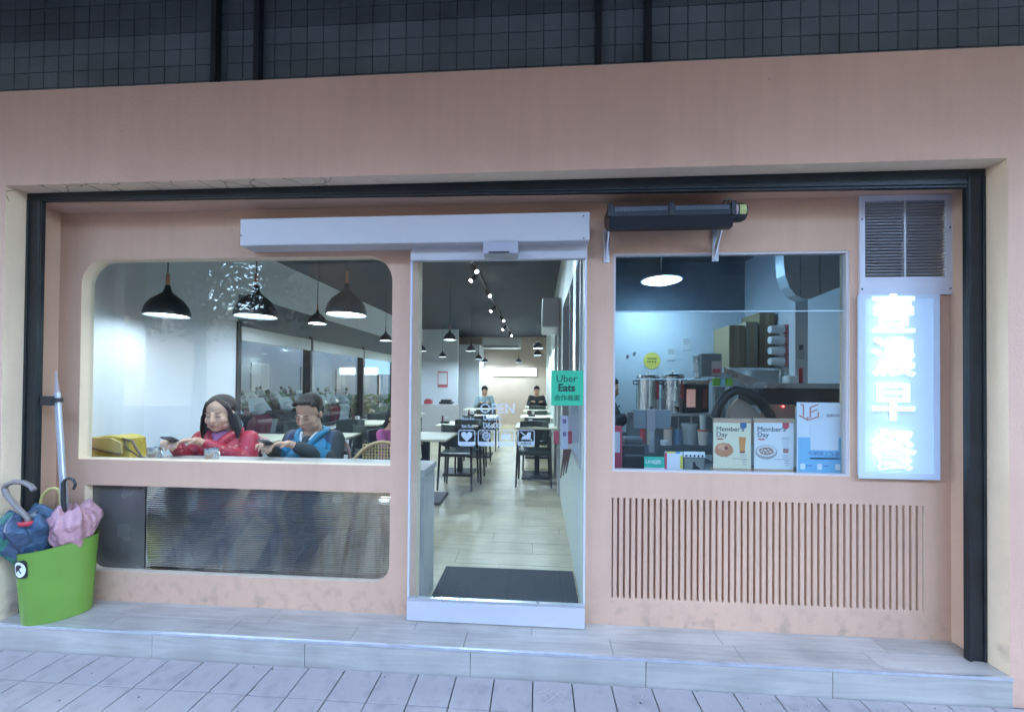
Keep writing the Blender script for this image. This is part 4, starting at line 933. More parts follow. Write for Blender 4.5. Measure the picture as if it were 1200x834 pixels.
y = .06; A, B = boxpx(934, 471.5, 996, 556, y, .004); t = thing('order_poster', 'large white and blue ordering poster at the right end of the window', 'poster', ((A[0] + B[0]) / 2, y, .80))
w = B[0] - A[0]; h = B[2] - A[2]; F = lambda u, v: (A[0] + w * u, y - .0012, A[2] + h * v)
MB().box((A[0], y, max(.801, A[2])), B).build('sheet', flat('poster_white', (.68, .70, .74)), t)
def P(name, poly, m, d=.0012): return MB().prism([(F(u, v)[0], F(u, v)[2]) for u, v in poly], y - d - .0005, y - .0002).build(name, m, t)
P('blue_field', [(0.02, .02), (.98, .02), (.98, .515), (.02, .515)], flat('sky_blue_print', (.22, .47, .68)))
P('white_square', [(.25, .34), (.78, .34), (.78, .70), (.25, .70)], flat('poster_white', (.68, .70, .74)), .0018)
lr = flat('logo_red', (.55, .24, .22)); b = MB()
def ln(p, q, r=.0035): b.cyl(Vector(F(*p)), Vector(F(*q)), r, n=6)
for p, q in (((.06, .97), (.12, .965)), ((.12, .965), (.12, .81)), ((.04, .82), (.20, .755)), ((.20, .755), (.40, .80)), ((.40, .80), (.40, .87)), ((.40, .975), (.25, .93)), ((.25, .93), (.25, .79)), ((.25, .86), (.38, .90)), ((.2, .755), (.2, .80))): ln(p, q)
b.build('logo', lr, t); navy = flat('navy_print', (.12, .22, .42))
text('lettering', '壹濃早餐', h * .045, F(.68, .82), flat('pale_print', (.40, .42, .5)), t); text('lettering', '外帶線上點餐', h * .07, F(.50, .285), navy, t, offset=.0005)
P('small_print', [(.24, .215), (.78, .215), (.78, .235), (.24, .235)], navy)
for u in (.06, .38, .72): P('icon', [(u, .07), (u + .09, .07), (u + .09, .15), (u, .15)], WP, .0018); P('small_print', [(u + .11, .115), (u + .22, .115), (u + .22, .13), (u + .11, .13)], navy, .0018)

# range hood, post, boxes, pipes
hd = thing('range_hood', 'brushed steel range hood with a rounded front, upper right of the kitchen', 'hood', (1.7, .9, 2.0))
HS = mat('hood_steel', (.85, .90, .95), .5, .6, var=.08, vscale=3); yh = .75
hp = [(919, 280), (918.5, 305), (920, 322), (925, 336), (932, 345), (941, 350), (950, 350), (960, 346), (972, 341), (985, 336), (998, 331), (998, 280)]
MB().prism([(at(px, py, yh).x, at(px, py, yh).z) for px, py in hp], yh, yh + .10).build('canopy', HS, hd)
for px in (937.5, 960.5, 987.5):
    c = at(px, 300, yh); zb_ = at(px, 346 if px < 940 else (345 if px < 970 else 334), yh).z; MB().box((c.x - .004, yh - .006, zb_), (c.x + .004, yh - .0005, 2.3)).build('seam', ALU, hd)
A, B = boxpx(932, 351, 947, 452, 1.0, .08); tag(MB().box(A, B, .003).build('white_post', mat('post_white', (.70, .74, .80), .4)), 'square white post under the range hood', 'post')
A, B = boxpx(935, 403, 943, 421, .99, .008); sw_ = thing('wall_thermometer', 'small white wall gauge fixed on the square post', 'gauge', (A[0], .99, A[2])); MB().box(A, B, .002).build('case', flat('gauge_case', (.5, .56, .62)), sw_); A, B = boxpx(937, 404, 941, 410, .986, .004); MB().box(A, B).build('display', flat('gauge_dark', (.12, .15, .2)), sw_)
A, B = boxpx(937, 431, 941, 451, .985, .01); tag(MB().box(A, B, .003).build('red_lighter', flat('gas_lighter_red', (.6, .05, .07))), 'slim red gas lighter hanging on the square post', 'lighter')
CB = mat('cardboard', (.26, .21, .12), .75, var=.1, vscale=4); CB2 = mat('pale_cardboard', (.34, .31, .22), .75, var=.1, vscale=4)
ys = 1.9; sh = thing('steel_rack', 'steel rack shelf holding the cardboard boxes', 'rack', (2.0, ys, 1.4)); zsh = at(890, 431, ys).z
MB().box((at(852, 430, ys).x, ys - .05, zsh - .025), (2.43, ys + .55, zsh), .003).build('shelf', STEEL, sh)
for x in (at(853, 430, ys).x, 2.42): MB().cyl((x, ys - .03, 0), (x, ys - .03, zsh - .02), .012).build('upright', STEEL, sh)
def cbox(x0, x1, y0, lab, m, dep=.35, dy_=0):
    A, B = boxpx(x0, y0, x1, 430, ys + dy_, dep); t = thing('cardboard_box', lab, 'box', ((A[0] + B[0]) / 2, ys, zsh), 'cardboard boxes on the steel rack'); A = (A[0], A[1], zsh + .001)
    MB().box(A, B, .003).build('carton', m, t); MB().box(((A[0] + B[0]) / 2 - .02, A[1] - .0015, A[2] + .02), ((A[0] + B[0]) / 2 + .02, A[1] + .001, B[2])).build('tape', flat('brown_tape', (.34, .27, .15)), t)
cbox(854.5, 873, 381, 'olive brown cardboard box, leftmost on the steel rack', CB); cbox(874, 888, 377, 'narrow cardboard box beside the leftmost one', CB2, dy_=.03); cbox(890, 908, 366, 'tall cardboard box behind the cup sleeves', CB, dy_=.06); cbox(920, 931, 366, 'cardboard box partly behind the white post', CB2); cbox(950, 968, 358, 'pale cardboard box right of the white post', CB2)
for k in range(4):
    c = at(913, 386 + k * 12.5, ys - .1); t = thing('cup_sleeve', ['top', 'second', 'third', 'lowest'][k] + ' plastic sleeve of paper cups in the pile before the boxes', 'cup sleeve', (c.x, ys - .1, c.z - .05), 'sleeves of cups piled in front of the boxes')
    MB().lathe([(0, -.09), (.035, -.09), (.05, .08), (.045, .09), (0, .09)], (c.x, ys - .10, c.z), 16, 'X').build('cups', flat('sleeve_white', (.72, .74, .76)), t); MB().lathe([(.047, .03), (.052, .08)], (c.x, ys - .10, c.z), 16, 'X').build('print_band', flat('sleeve_red', (.55, .2, .22)), t)
ar = thing('steamer_hood', 'dark curved cover of a steaming machine behind the posters', 'machine', (1.5, .9, .9)); DG = mat('dark_grey_cover', (.022, .030, .038), .4, var=.15)
ya = .8; pts = [at(px, py - 2, ya) for px, py in ((838, 492), (842, 478), (850, 466), (862, 459), (876, 462), (890, 472), (902, 488), (906, 510))]
MB().tube(pts, .034, 12).build('arched_cover', DG, ar); pts = [at(px, py, ya + .1) for px, py in ((852, 520), (852, 478), (862, 466), (874, 472), (888, 486), (888, 520))]; MB().prism([(p.x, p.z) for p in pts], ya + .06, ya + .1).build('warm_panel', flat('tan_panel', (.48, .38, .32)), ar)
A, B = boxpx(888, 455, 996, 476, .95, .3); MB().box(A, B, .01).build('machine_top', DG, ar); A, B = boxpx(900, 474, 932, 492, .9, .1); MB().box(A, B, .004).build('copper_panel', flat('copper_panel', (.38, .22, .18)), ar)
A, B = boxpx(898, 449, 985, 455, .9, .5); MB().box(A, B, .003).build('steel_edge', ALU, ar); c = at(918, 476, .89); MB().sph(c, .006, 8, 6).build('indicator', emis('red_indicator', (1, .08, .08), 8), ar)
b = MB(); A, B = boxpx(838, 450, 884, 456, 1.1, .1); p0 = at(846, 437, 1.15); p1_ = at(888, 452, 1.0); b.prism([(at(px, py, 1.1).x, at(px, py, 1.1).z) for px, py in ((848, 430), (898, 448), (898, 456), (880, 456), (848, 436))], 1.1, 1.4); tag(b.build('steel_slope', ALU), 'sloping steel cover plate between the boxes and the dark machine', 'cover plate')
wt = thing('white_tub', 'small white tub on the steel edge left of the red lighter', 'tub', (0, 0, 0)); A, B = boxpx(924, 440, 937, 450, .93, .08); wt.location = (A[0], A[1], A[2]); MB().box(A, B, .012).build('body', WP, wt)
# order screens: grey till with green trimmed pads
tl = thing('order_terminal', 'grey order terminal with pink card and green edged pads', 'terminal', (1.3, .9, 1.1)); GY = mat('till_grey', (.17, .22, .25), .5)
A, B = boxpx(822, 414, 846, 441, 1.0, .06); MB().box(A, B, .008).build('screen_back', GY, tl); A, B = boxpx(834, 423, 846, 440, .99, .004); MB().box(A, B).build('notice_card', flat('pink_card', (.6, .5, .52)), tl)
A, B = boxpx(835.5, 432, 844, 437, .985, .004); MB().box(A, B).build('red_patch', flat('patch_red', (.55, .1, .14)), tl)
for (x0, x1, m_) in ((836, 844, 'g'), (845, 850, 'b'), (851, 859, 'g')):
    A, B = boxpx(x0, 443, x1, 452, .9, .02); MB().box(A, B, .003).build('pad', flat('pad_green', (.18, .42, .05)) if m_ == 'g' else flat('pad_blue', (.25, .5, .6)), tl)
A, B = boxpx(838, 453, 850, 545, .95, .05); MB().box((A[0], A[1], zk - .2), B, .004).build('stem', GY, tl)
A, B = boxpx(815, 417, 823, 443, 1.5, .06); t = thing('steel_pitcher', 'steel pitcher left of the grey order terminal', 'pitcher', ((A[0] + B[0]) / 2, 1.53, A[2])); MB().lathe([(0, 0), (.035, 0), (.04, B[2] - A[2] - .01), (.045, B[2] - A[2])], n=18).build('vessel', STEEL, t, world=False); MB().prism([(.04, .1), (.085, .15), (.04, .13)], -.004, .004).build('spout', STEEL, t, world=False)
A, B = boxpx(812, 443, 836, 446, 1.5, .25); tag(MB().box(A, B, .002).build('pitcher_shelf', STEEL), 'small steel shelf under the steel pitcher', 'shelf')
# kitchen lamp
kl = thing('kitchen_ceiling_lamp', 'blazing round LED lamp under the dark kitchen ceiling', 'lamp', (0, 0, 0)); c = at(775, 329, 2.0); kl.location = c
MB().lathe([(0, .03), (.17, .03), (.21, .012), (.21, 0), (0, 0)], n=28).build('casing', WHITE, kl, world=False); MB().lathe([(0, -.03), (.12, -.024), (.19, -.001)], n=28).build('diffuser', emis('kitchen_led', (.5, .8, 1), 30), kl, world=False)
MB().cyl((0, 0, .03), (0, 0, IZ - c.z), .006).build('stem', WHITE, kl, world=False)
d = bpy.data.lights.new('kitchen_light', 'POINT'); d.energy = 5.5 * LAMP; d.color = (.30, .54, 1); d.shadow_soft_size = .12; o = bpy.data.objects.new('lamp_light', d); COL.objects.link(o); o.parent = kl; o.location = (0, -.1, -.10)
# small wall items inside the door: pump bottle rack, red print stand, umbrella
nz = thing('notice_stand', 'lilac notice strip with red tags fixed beside the corridor wall', 'notice', (.2, .5, 1.1)); A, B = boxpx(657, 487, 665.5, 526, .7, .004); MB().box(A, B).build('strip', flat('lilac_card', (.60, .58, .68)), nz)
for (px, pw) in ((649, 6), (666, 4.5)): A, B = boxpx(px, 505, px + pw, 520, .72, .03); MB().box(A, B, .003).build('red_pack', flat('red_pack', (.5, .07, .10)), nz)
for py in (491, 506): A, B = boxpx(659.5, py, 663.5, py + 5, .697, .003); MB().box(A, B).build('printed_mark', flat('purple_mark', (.2, .15, .3)), nz)
b = MB()
for k, (px, m_) in enumerate(((662, 0), (665, 0), (668, 0))): a = at(px, 526, .74); q = at(px - 5, 560 - k * 3, .74); b.cyl(a, q, .012, .004, 8)
tag(b.build('hanging_straps', flat('brown_leather_strap', (.16, .07, .06))), 'brown leather straps hanging below the lilac notice', 'straps')

# ------------------------------------------------------------------ bin, umbrellas, pole
bn = thing('umbrella_bin', 'lime green oval bin with an umbrella emblem on the step', 'bin', (-2.69, -.155, 0))
LIME = mat('lime_plastic', (.15, .29, .045), .35, var=.05, vscale=6); cb_ = Vector((-2.675, -.155)); n = 40; b = MB(); vs = []; th = radians(38)
Hb = .405; sect = [(0, .132, .088, 0), (.02, .136, .091, 0), (Hb * .5, .146, .099, .002), (Hb, .158, .108, .004), (Hb + .004, .162, .112, .004), (Hb, .156, .105, .004), (Hb * .5, .142, .095, .002), (.01, .130, .086, 0)]
for z, a_, b_, lean in sect:
    for k in range(n):
        t_ = 2 * pi * k / n; u = a_ * cos(t_); v = b_ * sin(t_); vs.append((cb_.x + u * cos(th) - v * sin(th) - lean, cb_.y + u * sin(th) + v * cos(th), z + .0015 + (.020 * cos(t_ ) * (z / Hb))))
fs = [(i * n + k, i * n + (k + 1) % n, (i + 1) * n + (k + 1) % n, (i + 1) * n + k) for i in range(len(sect) - 1) for k in range(n)] + [tuple(range(n))[::-1], tuple(range((len(sect) - 1) * n, len(sect) * n))]
b.add(vs, fs, True); b.build('shell', LIME, bn)
# emblem wraps the front-left of the shell
def onshell(t_, z, off=.002):
    f = z / Hb; a_ = .134 + .0245 * f + off; b_ = .0895 + .0190 * f + off; u = a_ * cos(t_); v = b_ * sin(t_)
    return (cb_.x + u * cos(th) - v * sin(th) - .004 * f, cb_.y + u * sin(th) + v * cos(th), z + .020 * cos(t_) * f)
t0, t1 = radians(199), radians(236); zc0, zc1 = .27, .372
def patch(fn, name, m, off):
    b = MB(); N1 = 44; vs = []; fs = []
    for i in range(N1 + 1):
        for j in range(N1 + 1):
            vs.append(onshell(t0 + (t1 - t0) * i / N1, zc0 + (zc1 - zc0) * j / N1, off))
    for i in range(N1):
        for j in range(N1):
            if fn((i + .5) / N1 * 2 - 1, (j + .5) / N1 * 2 - 1): fs.append((i * (N1 + 1) + j, (i + 1) * (N1 + 1) + j, (i + 1) * (N1 + 1) + j + 1, i * (N1 + 1) + j + 1))
    b.add(vs, fs, True); b.build(name, m, bn)
patch(lambda u, v: abs(u) ** 6 + abs(v) ** 6 < 1, 'emblem_ground', BLACK, .0015); patch(lambda u, v: u * u + v * v < .72, 'emblem_disc', flat('emblem_white', (.75, .76, .78)), .0025)
def umb(u, v):
    p = (u * .8 + v * .6, -u * .6 + v * .8)     # tilted frame
    dome = p[0] ** 2 + (p[1] - .0) ** 2 < .32 and p[1] > .0 and not (False)
    stick = abs(p[0]) < .08 and -.5 < p[1] <= .05
    return (dome or stick) and u * u + v * v < .62
patch(umb, 'umbrella_emblem', BLACK, .0035)
def folded(base, tip, r0, cols, name, seed):
    """cloth of a loosely furled umbrella: pleated cone from the ferrule up to a ragged hem"""
    rnd = random.Random(seed); base = Vector(base); tip = Vector(tip); d = tip - base; L = d.length; d.normalize(); u = d.orthogonal().normalized(); w = d.cross(u); n = 120; K = 26; b = MB(); vs = []
    ph = [rnd.uniform(0, 6) for _ in range(8)]
    for i in range(K + 1):
        f = i / K
        for k in range(n):
            a = 2 * pi * k / n; g = .12 + .88 * min(1, f / .72) ** .8 if f < .72 else 1 - .48 * ((f - .72) / .28) ** 1.5
            fold = 1 + .13 * f * sin(8 * a + ph[0] + 2.2 * f) + .10 * sin(3 * a + ph[1] + 2 * f) + .06 * f * sin(15 * a + ph[2] + 3 * f)
            r = r0 * g * fold; drop = (.07 * L * sin(4 * a + ph[3]) + .05 * L * sin(9 * a + ph[4])) * max(0, f - .6) * 2
            q_ = base + d * (L * f + drop) + u * cos(a) * r + w * sin(a) * r
            vs.append(q_ + noise.noise_vector(q_ * 16 + Vector((seed, 0, 0))) * .016 * f + noise.noise_vector(q_ * 45) * .006)
    for i in range(K):
        for k in range(n): b.m(int(((k + 4 * sin(i * .7 + ph[5])) / (n / len(cols))) % len(cols))).add([vs[i * n + k], vs[i * n + (k + 1) % n], vs[(i + 1) * n + (k + 1) % n], vs[(i + 1) * n + k]], [(0, 1, 2, 3)], True)
    b.m(len(cols) - 1); top = base + d * (L * .90)
    for k in range(n): b.add([vs[K * n + k], vs[K * n + (k + 1) % n], top], [(0, 1, 2)], True)
    return b
BL = mat('blue_umbrella_cloth', (.04, .085, .15), .5, bump=.3, bscale=30, var=.25, vscale=14); GN = mat('green_umbrella_cloth', (.03, .17, .12), .5, var=.2, vscale=14); NV = mat('slate_umbrella_cloth', (.05, .08, .14), .5, var=.2, vscale=14); RD = mat('red_umbrella_cloth', (.5, .04, .06), .5); PK = mat('pink_umbrella_cloth', (.50, .27, .30), .55, bump=.3, bscale=30, var=.2, vscale=14)
def crook(p0, p1, rad, ang, side, r=.013):
    """shaft from p0 to p1 then a hooked handle turning toward side"""
    p0 = Vector(p0); p1 = Vector(p1); d = (p1 - p0).normalized(); s = Vector(side); s = (s - d * s.dot(d)).normalized(); pts = [p0 + (p1 - p0) * f for f in (0, .5, 1)]
    c = p1 + s * rad
    for k in range(1, 13): a = radians(ang) * k / 12; pts.append(c - s * cos(a) * rad + d * sin(a) * rad)
    return pts
u1 = thing('blue_green_umbrella', 'blue and green furled umbrella with a grey crook handle in the bin', 'umbrella', (-2.75, -.2, .02))
pb = Vector((-2.70, -.18, .06)); hb = at(28, 603, -.30)
folded(at(42, 668, -.20), at(27, 600, -.22), .135, [BL, NV, GN, GN, GN, NV, BL, BL], 'c', 3).m(0).build('cloth', [BL, NV, GN, GN, GN, NV, BL, BL], u1)
ps_ = [at(32, 606, -.27), at(18, 592, -.28), at(8, 580, -.28), at(5, 572, -.28), at(8, 567, -.28), at(17, 564.5, -.28), at(28, 565, -.28), at(36, 569, -.28), at(40, 574, -.28)]
MB().tube([pb] + ps_, [.006] + [.0125] * 9, 10).build('handle', mat('grey_wood_handle', (.20, .165, .15), .35), u1)
MB().lathe([(.030, -.012), (.034, 0), (.030, .012)], tuple(at(31, 612, -.268)), 16).build('tie_strap', RD, u1)
u2 = thing('pink_umbrella', 'pale pink furled umbrella with a black hook handle in the bin', 'umbrella', (-2.6, -.12, .02))
folded(at(88, 662, -.13), at(84, 594, -.13), .108, [PK], 'c', 5).build('cloth', PK, u2)
ps_ = [Vector((-2.66, -.13, .10)), at(76, 603, -.16), at(74.5, 585, -.16), at(74, 566, -.16), at(76, 562, -.16), at(81, 560, -.16), at(86, 562, -.16), at(88.5, 567, -.16), at(86, 573, -.16)]
MB().tube(ps_, [.005, .010, .0105, .0095] + [.007] * 5, 10).build('handle', BLACK, u2)
u3 = thing('yellow_handled_umbrella', 'umbrella of which only the pale yellow hooked handle shows', 'umbrella', (-2.65, -.1, .02))
ps_ = [Vector((-2.64, -.10, .05)), at(71, 605, -.13), at(71, 580, -.13), at(69, 573, -.13), at(64, 571.5, -.13), at(57, 573, -.13), at(50, 580, -.13), at(47.5, 590, -.13)]
MB().tube(ps_, [.004, .007, .008] + [.008] * 5, 10).build('handle', mat('yellow_handle', (.62, .52, .20), .4), u3)
pl = thing('long_pole', 'long grey metal pole leaning from the bin to the wall clamp', 'pole', (-2.62, -.12, .02)); a = Vector((-2.63, -.13, .08)); m_ = at(67, 460, -.12); tt = at(65.5, 434, -.12)
MB().cyl(a, m_, .0165, .014, 14).build('tube', mat('pole_grey', (.42, .45, .49), .35, .4), pl); MB().cyl(m_, tt, .011, .004, 10).build('tip', mat('pole_tip', (.36, .30, .30), .5), pl); c = at(66.5, 466, -.12); MB().cyl(c, c - Vector((0, 0, .02)), .0185, n=14).build('collar', BLACK, pl)
cl = thing('pole_clamp', 'black clamp on the left steel guide holding the long pole', 'clamp', (c.x - .04, -.13, c.z - .03)); A, B = boxpx(46, 464, 61, 475, -.145, .02); MB().box(A, B, .004).build('arm', BLACK, cl); MB().lathe([(.021, -.012), (.026, -.012), (.026, .012), (.021, .012), (.021, -.012)], (c.x, -.12, c.z - .012), 16).build('ring', BLACK, cl)
#@@OUTSIDE

# loose clutter in the kitchen and on the dining tables
c0 = at(742, 492, .42); cbl = MB().tube([at(744, 491, .43), at(738, 492, .45), at(734, 498, .5), at(735, 510, .52), at(740, 520, .5), at(748, 528, .46)], .0028, 6)
tag(cbl.build('charging_cable', mat('grey_cable', (.12, .14, .16), .5)), 'thin grey cable looping down from the tablet on the ledge', 'cable')
for px, lb in ((795, 'ladle hanging under the kitchen shelf by the urns'), (810, 'skimmer hanging under the kitchen shelf by the dispenser')):
    c = at(px, 487, 1.24); t = thing('ladle', lb, 'ladle', (c.x, 1.24, c.z - .16)); MB().cyl((c.x, 1.24, c.z), (c.x, 1.24, c.z - .12), .004, n=6).build('handle', STEEL, t); MB().sph((c.x, 1.24, c.z - .135), (.024, .012, .02), 12, 8).build('bowl', STEEL, t)
for px, py, lb in ((782, 408, 'small white order slip taped to the kitchen wall above the urns'), (800, 396, 'larger pale sheet taped high on the kitchen wall')):
    A, B = boxpx(px, py, px + 9, py + 14, 2.592, .002); t = thing('wall_slip', lb, 'paper', A); MB().box(A, B).build('sheet', flat('slip_paper', (.62, .66, .70)), t)
    b = MB()
    for k in range(4): b.box((A[0] + .008, 2.590, B[2] - .016 - k * .018), (B[0] - .012 - .006 * (k % 2), 2.5915, B[2] - .011 - k * .018))
    b.build('ruled_lines', flat('slip_ink', (.25, .28, .32)), t)
for (x, y, lb) in ((-.12, 3.35, 'condiment caddy on the nearest table right of the aisle'), (-.1, 4.85, 'condiment caddy on the second table right of the aisle'), (-1.35, 3.45, 'condiment caddy on the second table left of the aisle'), (-1.2, 4.8, 'condiment caddy on the third table left of the aisle'), (-2.7, 3.45, 'condiment caddy on the table by the street windows'), (-1.4, 2.2, 'condiment caddy on the table beside the pink jacket')):
    t = thing('condiment_caddy', lb, 'caddy', (x, y, .7205), 'condiment caddies on the dining tables')
    MB().box((-.06, -.04, 0), (.06, .04, .03), .004).build('tray', BLACK, t, world=False); MB().cyl((-.035, 0, .004), (-.035, 0, .11), .016, .013, 10).build('sauce_bottle', flat('soy_bottle', (.10, .03, .02), .3), t, world=False); MB().box((.0, -.03, .004), (.05, .03, .085), .004).build('napkin_box', WHITE, t, world=False)
b = MB(); rnd = random.Random(5)
for k in range(26):
    x = rnd.uniform(-2.2, 2.1); y = rnd.uniform(-.62, -.27); s_ = rnd.uniform(.002, .006); b.sph((x, y, ZS + .002), (s_, s_ * rnd.uniform(.4, 1), .002), 6, 4)
b.build('grit', mat('dark_grit', (.06, .05, .05), .9), pave)['kind'] = 'stuff'
# ------------------------------------------------------------------ people
def remesh(b, name, mats, vox, smooth=4, parent=None):
    """weld overlapping limbs into one continuous skin"""
    me = b.mesh(name, mats); o = bpy.data.objects.new(name, me); COL.objects.link(o)
    r = o.modifiers.new('weld', 'REMESH'); r.mode = 'VOXEL'; r.voxel_size = vox; r.use_smooth_shade = True
    sm = o.modifiers.new('soften', 'SMOOTH'); sm.iterations = smooth; sm.factor = .5
    dg = bpy.context.evaluated_depsgraph_get(); m2 = bpy.data.meshes.new_from_object(o.evaluated_get(dg))
    bpy.data.objects.remove(o); m2.name = name; m2.materials.clear()
    for x in (mats if isinstance(mats, (list, tuple)) else [mats]): m2.materials.append(x)
    for p in m2.polygons: p.material_index = 0; p.use_smooth = True
    o = bpy.data.objects.new(name, m2); COL.objects.link(o); o.parent = parent; return o
def limb(b, pts, rs, n=14):
    for i in range(len(pts) - 1): b.cyl(pts[i], pts[i + 1], rs[i], rs[i + 1], n)
    for p, r in zip(pts, rs): b.sph(p, r, n, 8)
def hand(b, wr, fwd, up, side, curl=.5, s=1.0):
    """palm, four bent fingers of different lengths, thumb leaving the side of the palm"""
    wr = Vector(wr); f = Vector(fwd).normalized(); u = Vector(up); u = (u - f * u.dot(f)).normalized(); w = f.cross(u) * side
    b.sph(wr + f * .045 * s, (1, 1, 1), 12, 8, Matrix((w * .040 * s, f * .050 * s, u * .017 * s)).transposed())
    b.sph(wr + f * .01 * s, .024 * s, 10, 6)
    for k, L in enumerate((.030, .036, .033, .026)):
        base = wr + f * .080 * s + w * (.030 - .020 * k) * s; a = curl * (.9 + .06 * k); p = [base]
        for j in range(3): a2 = a * (j + .6); p.append(p[-1] + (f * cos(a2) - u * sin(a2)) * L * s * (1 - .18 * j))
        limb(b, p, [.0088 * s, .0084 * s, .0078 * s, .0068 * s], 8)
    tb_ = wr + f * .028 * s + w * .036 * s; limb(b, [tb_, tb_ + (f * .6 + w * .7 - u * .2).normalized() * .030 * s, tb_ + (f * .95 + w * .35 - u * .5).normalized() * .056 * s], [.0125 * s, .0100 * s, .0080 * s], 8)
SKIN1 = mat('warm_skin', (.64, .37, .25), .5, sss=.12, var=.06, vscale=30); SKIN2 = mat('tanned_skin', (.55, .30, .19), .5, sss=.12, var=.06, vscale=30)
HAIRM = mat('black_hair', (.010, .008, .008), .6, spec=.25, bump=.8, bscale=220, var=.3, vscale=60)
LASH = flat('dark_lash', (.02, .012, .01), .6); LIP = flat('soft_lip', (.42, .17, .15), .45)
def person(loc, rz, label, skin, look=25, turn=0, female=False, vox=.0045, arms='phone', coat=None, hair='short', lean=0, legs=True, scale=1.0, pants=None, hx=0, wide=1.0, group=None, seat=0.0, hz=0.0):
    t = thing('person', label, 'person', loc, group, rz); t.scale = (scale,) * 3
    hc = Vector((0, -.075, 1.075 - seat)); HR = Matrix.Rotation(radians(turn), 3, 'Z') @ Matrix.Rotation(radians(look), 3, 'X')
    def H(x, y, z): return hc + HR @ Vector((x, y, z))
    b = MB(); sh = .165 * wide
    # torso, neck
    b.sph((0, .02, .50 - seat), (.165, .13, .12)); b.sph((0, .0, .66 - seat), (.13 * wide, .10, .17)); b.sph((0, -.01, .82 - seat), (.15 * wide, .105, .15)); b.sph((0, .0, .90 - seat), (.15 * wide, .075, .06))
    limb(b, [(0, .0, .92 - seat), (0, -.02, 1.0 - seat), H(0, .02, -.06)], [.06, .050, .050])
    # head
    b.sph(H(0, .018, .035), (.073, .090, .080), 24, 16, HR); b.sph(H(0, -.022, -.028), (.059, .068, .080), 24, 16, HR); b.sph(H(0, -.050, -.082), (.030, .032, .026), 14, 10, HR)
    for s in (-1, 1):
        b.sph(H(s * .034, -.052, -.030), (.026, .026, .030), 12, 8, HR); b.sph(H(s * .040, -.020, -.070), (.020, .040, .022), 12, 8, HR)
        b.sph(H(s * .029, -.079, .020), (.020, .007, .006), 10, 6, HR); b.sph(H(s * .030, -.075, .004), (.014, .010, .009), 12, 8, HR)
        b.sph(H(s * .074, .012, -.010), (.010, .018, .028), 10, 8, HR); b.sph(H(s * .010, -.094, -.030), (.0085, .009, .0075), 8, 6, HR)
    limb(b, [H(0, -.084, .014), H(0, -.096, -.008), H(0, -.106, -.026)], [.0085, .0095, .0115], 10)
    b.sph(H(0, -.086, -.056), (.020, .010, .0055), 12, 6, HR); b.sph(H(0, -.083, -.066), (.017, .010, .006), 12, 6, HR)
    # arms
    P_ = Vector((-.035 + hx, -.335, .815 + hz))        # where the phone is held
    hands = []
    if arms == 'phone':
        for s in (-1, 1):
            S0 = Vector((s * sh, -.005, .90 - seat)); E = Vector((s * (.205 * wide), -.07, .66 - seat + (.10 if seat else 0))); Wr = P_ + Vector((s * .068 + .0, .085, -.012 if s < 0 else .004))
            hands.append((S0, E, Wr, s))
    else:
        for s in (-1, 1): hands.append((Vector((s * sh, -.005, .90 - seat)), Vector((s * .235 * wide, -.10, .67 - seat)), Vector((s * .12, -.30, .80 if arms == 'eat' else .72)), s))
    for S0, E, Wr, s in hands:
        limb(b, [S0, (S0 + E) / 2, E], [.050, .045, .038]); limb(b, [E, (E + Wr) / 2, Wr], [.036, .031, .022])
        fw = (P_ + Vector((s * .012, -.012, .018)) - Wr) if arms == 'phone' else Vector((-s * .4, -.8, .1)); hand(b, Wr, fw, (0, .35, 1), -s if arms == 'phone' else -s, .62 if arms == 'phone' else .5, .95)
    if legs:
        for s in (-1, 1): limb(b, [(s * .09, .0, .50 - seat), (s * .12, -.40, .50 - seat * .8), (s * .12, -.30, .10), (s * .12, -.30, .05), (s * .125, -.38, .035)], [.085, .062, .042, .04, .032])
    body = remesh(b, 'body', skin, vox, 3, t)
    # clothes
    c = MB()
    c.sph((0, .02, .49 - seat), (.18, .15, .12)); c.sph((0, .0, .64 - seat), (.158 * wide, .125, .19)); c.sph((0, -.01, .80 - seat), (.176 * wide, .130, .155)); c.sph((0, .0, .895 - seat), (.165 * wide, .092, .062))
    for S0, E, Wr, s in hands:
        F_ = E + (Wr - E) * .80; limb(c, [S0 + Vector((0, 0, -.005)), (S0 + E) / 2, E, (E + F_) / 2, F_], [.064, .060, .053, .047, .040])
    co = coat(c, t, vox, H, seat)
    if legs:
        p = MB(); p.sph((0, .03, .49 - seat), (.185, .155, .11))
        for s in (-1, 1): limb(p, [(s * .09, .0, .50 - seat), (s * .12, -.40, .505 - seat * .8), (s * .12, -.30, .11)], [.098, .075, .060])
        remesh(p, 'trousers', pants or mat('dark_trousers', (.03, .035, .06), .8), max(vox, .008), 3, t)
        for s in (-1, 1):
            p = MB(); p.sph((s * .12, -.32, .045), (.045, .11, .045)); p.box((s * .12 - .04, -.42, .0), (s * .12 + .04, -.23, .02)); remesh(p, 'shoe', BLACK, .008, 2, t)
    # face details
    b = MB()
    for s in (-1, 1): b.tube([H(s * (.030 + .015 * q), -.0855 + .004 * abs(q) + .002 * q, -.0005 - .0025 * (1 - q * q)) for q in (-1, -.5, 0, .5, 1)], .0016, 6)
    b.build('eyelashes', LASH, t, world=False); b = MB()
    for s in (-1, 1): b.tube([H(s * (.030 + .019 * q), -.0865 + .007 * q * q + (.004 if q > 0 else 0) * q, .0235 + .003 * (1 - q * q)) for q in (-1, -.5, 0, .5, 1)], [.0012, .0022, .0024, .002, .001], 6)
    b.build('eyebrows', HAIRM, t, world=False); b = MB(); b.sph(H(0, -.0905, -.0560), (.0175, .0065, .0040), 12, 6, HR); b.sph(H(0, -.0875, -.0655), (.0150, .0065, .0048), 12, 6, HR); b.build('lips', LIP, t, world=False)
    # hair
    h = MB()
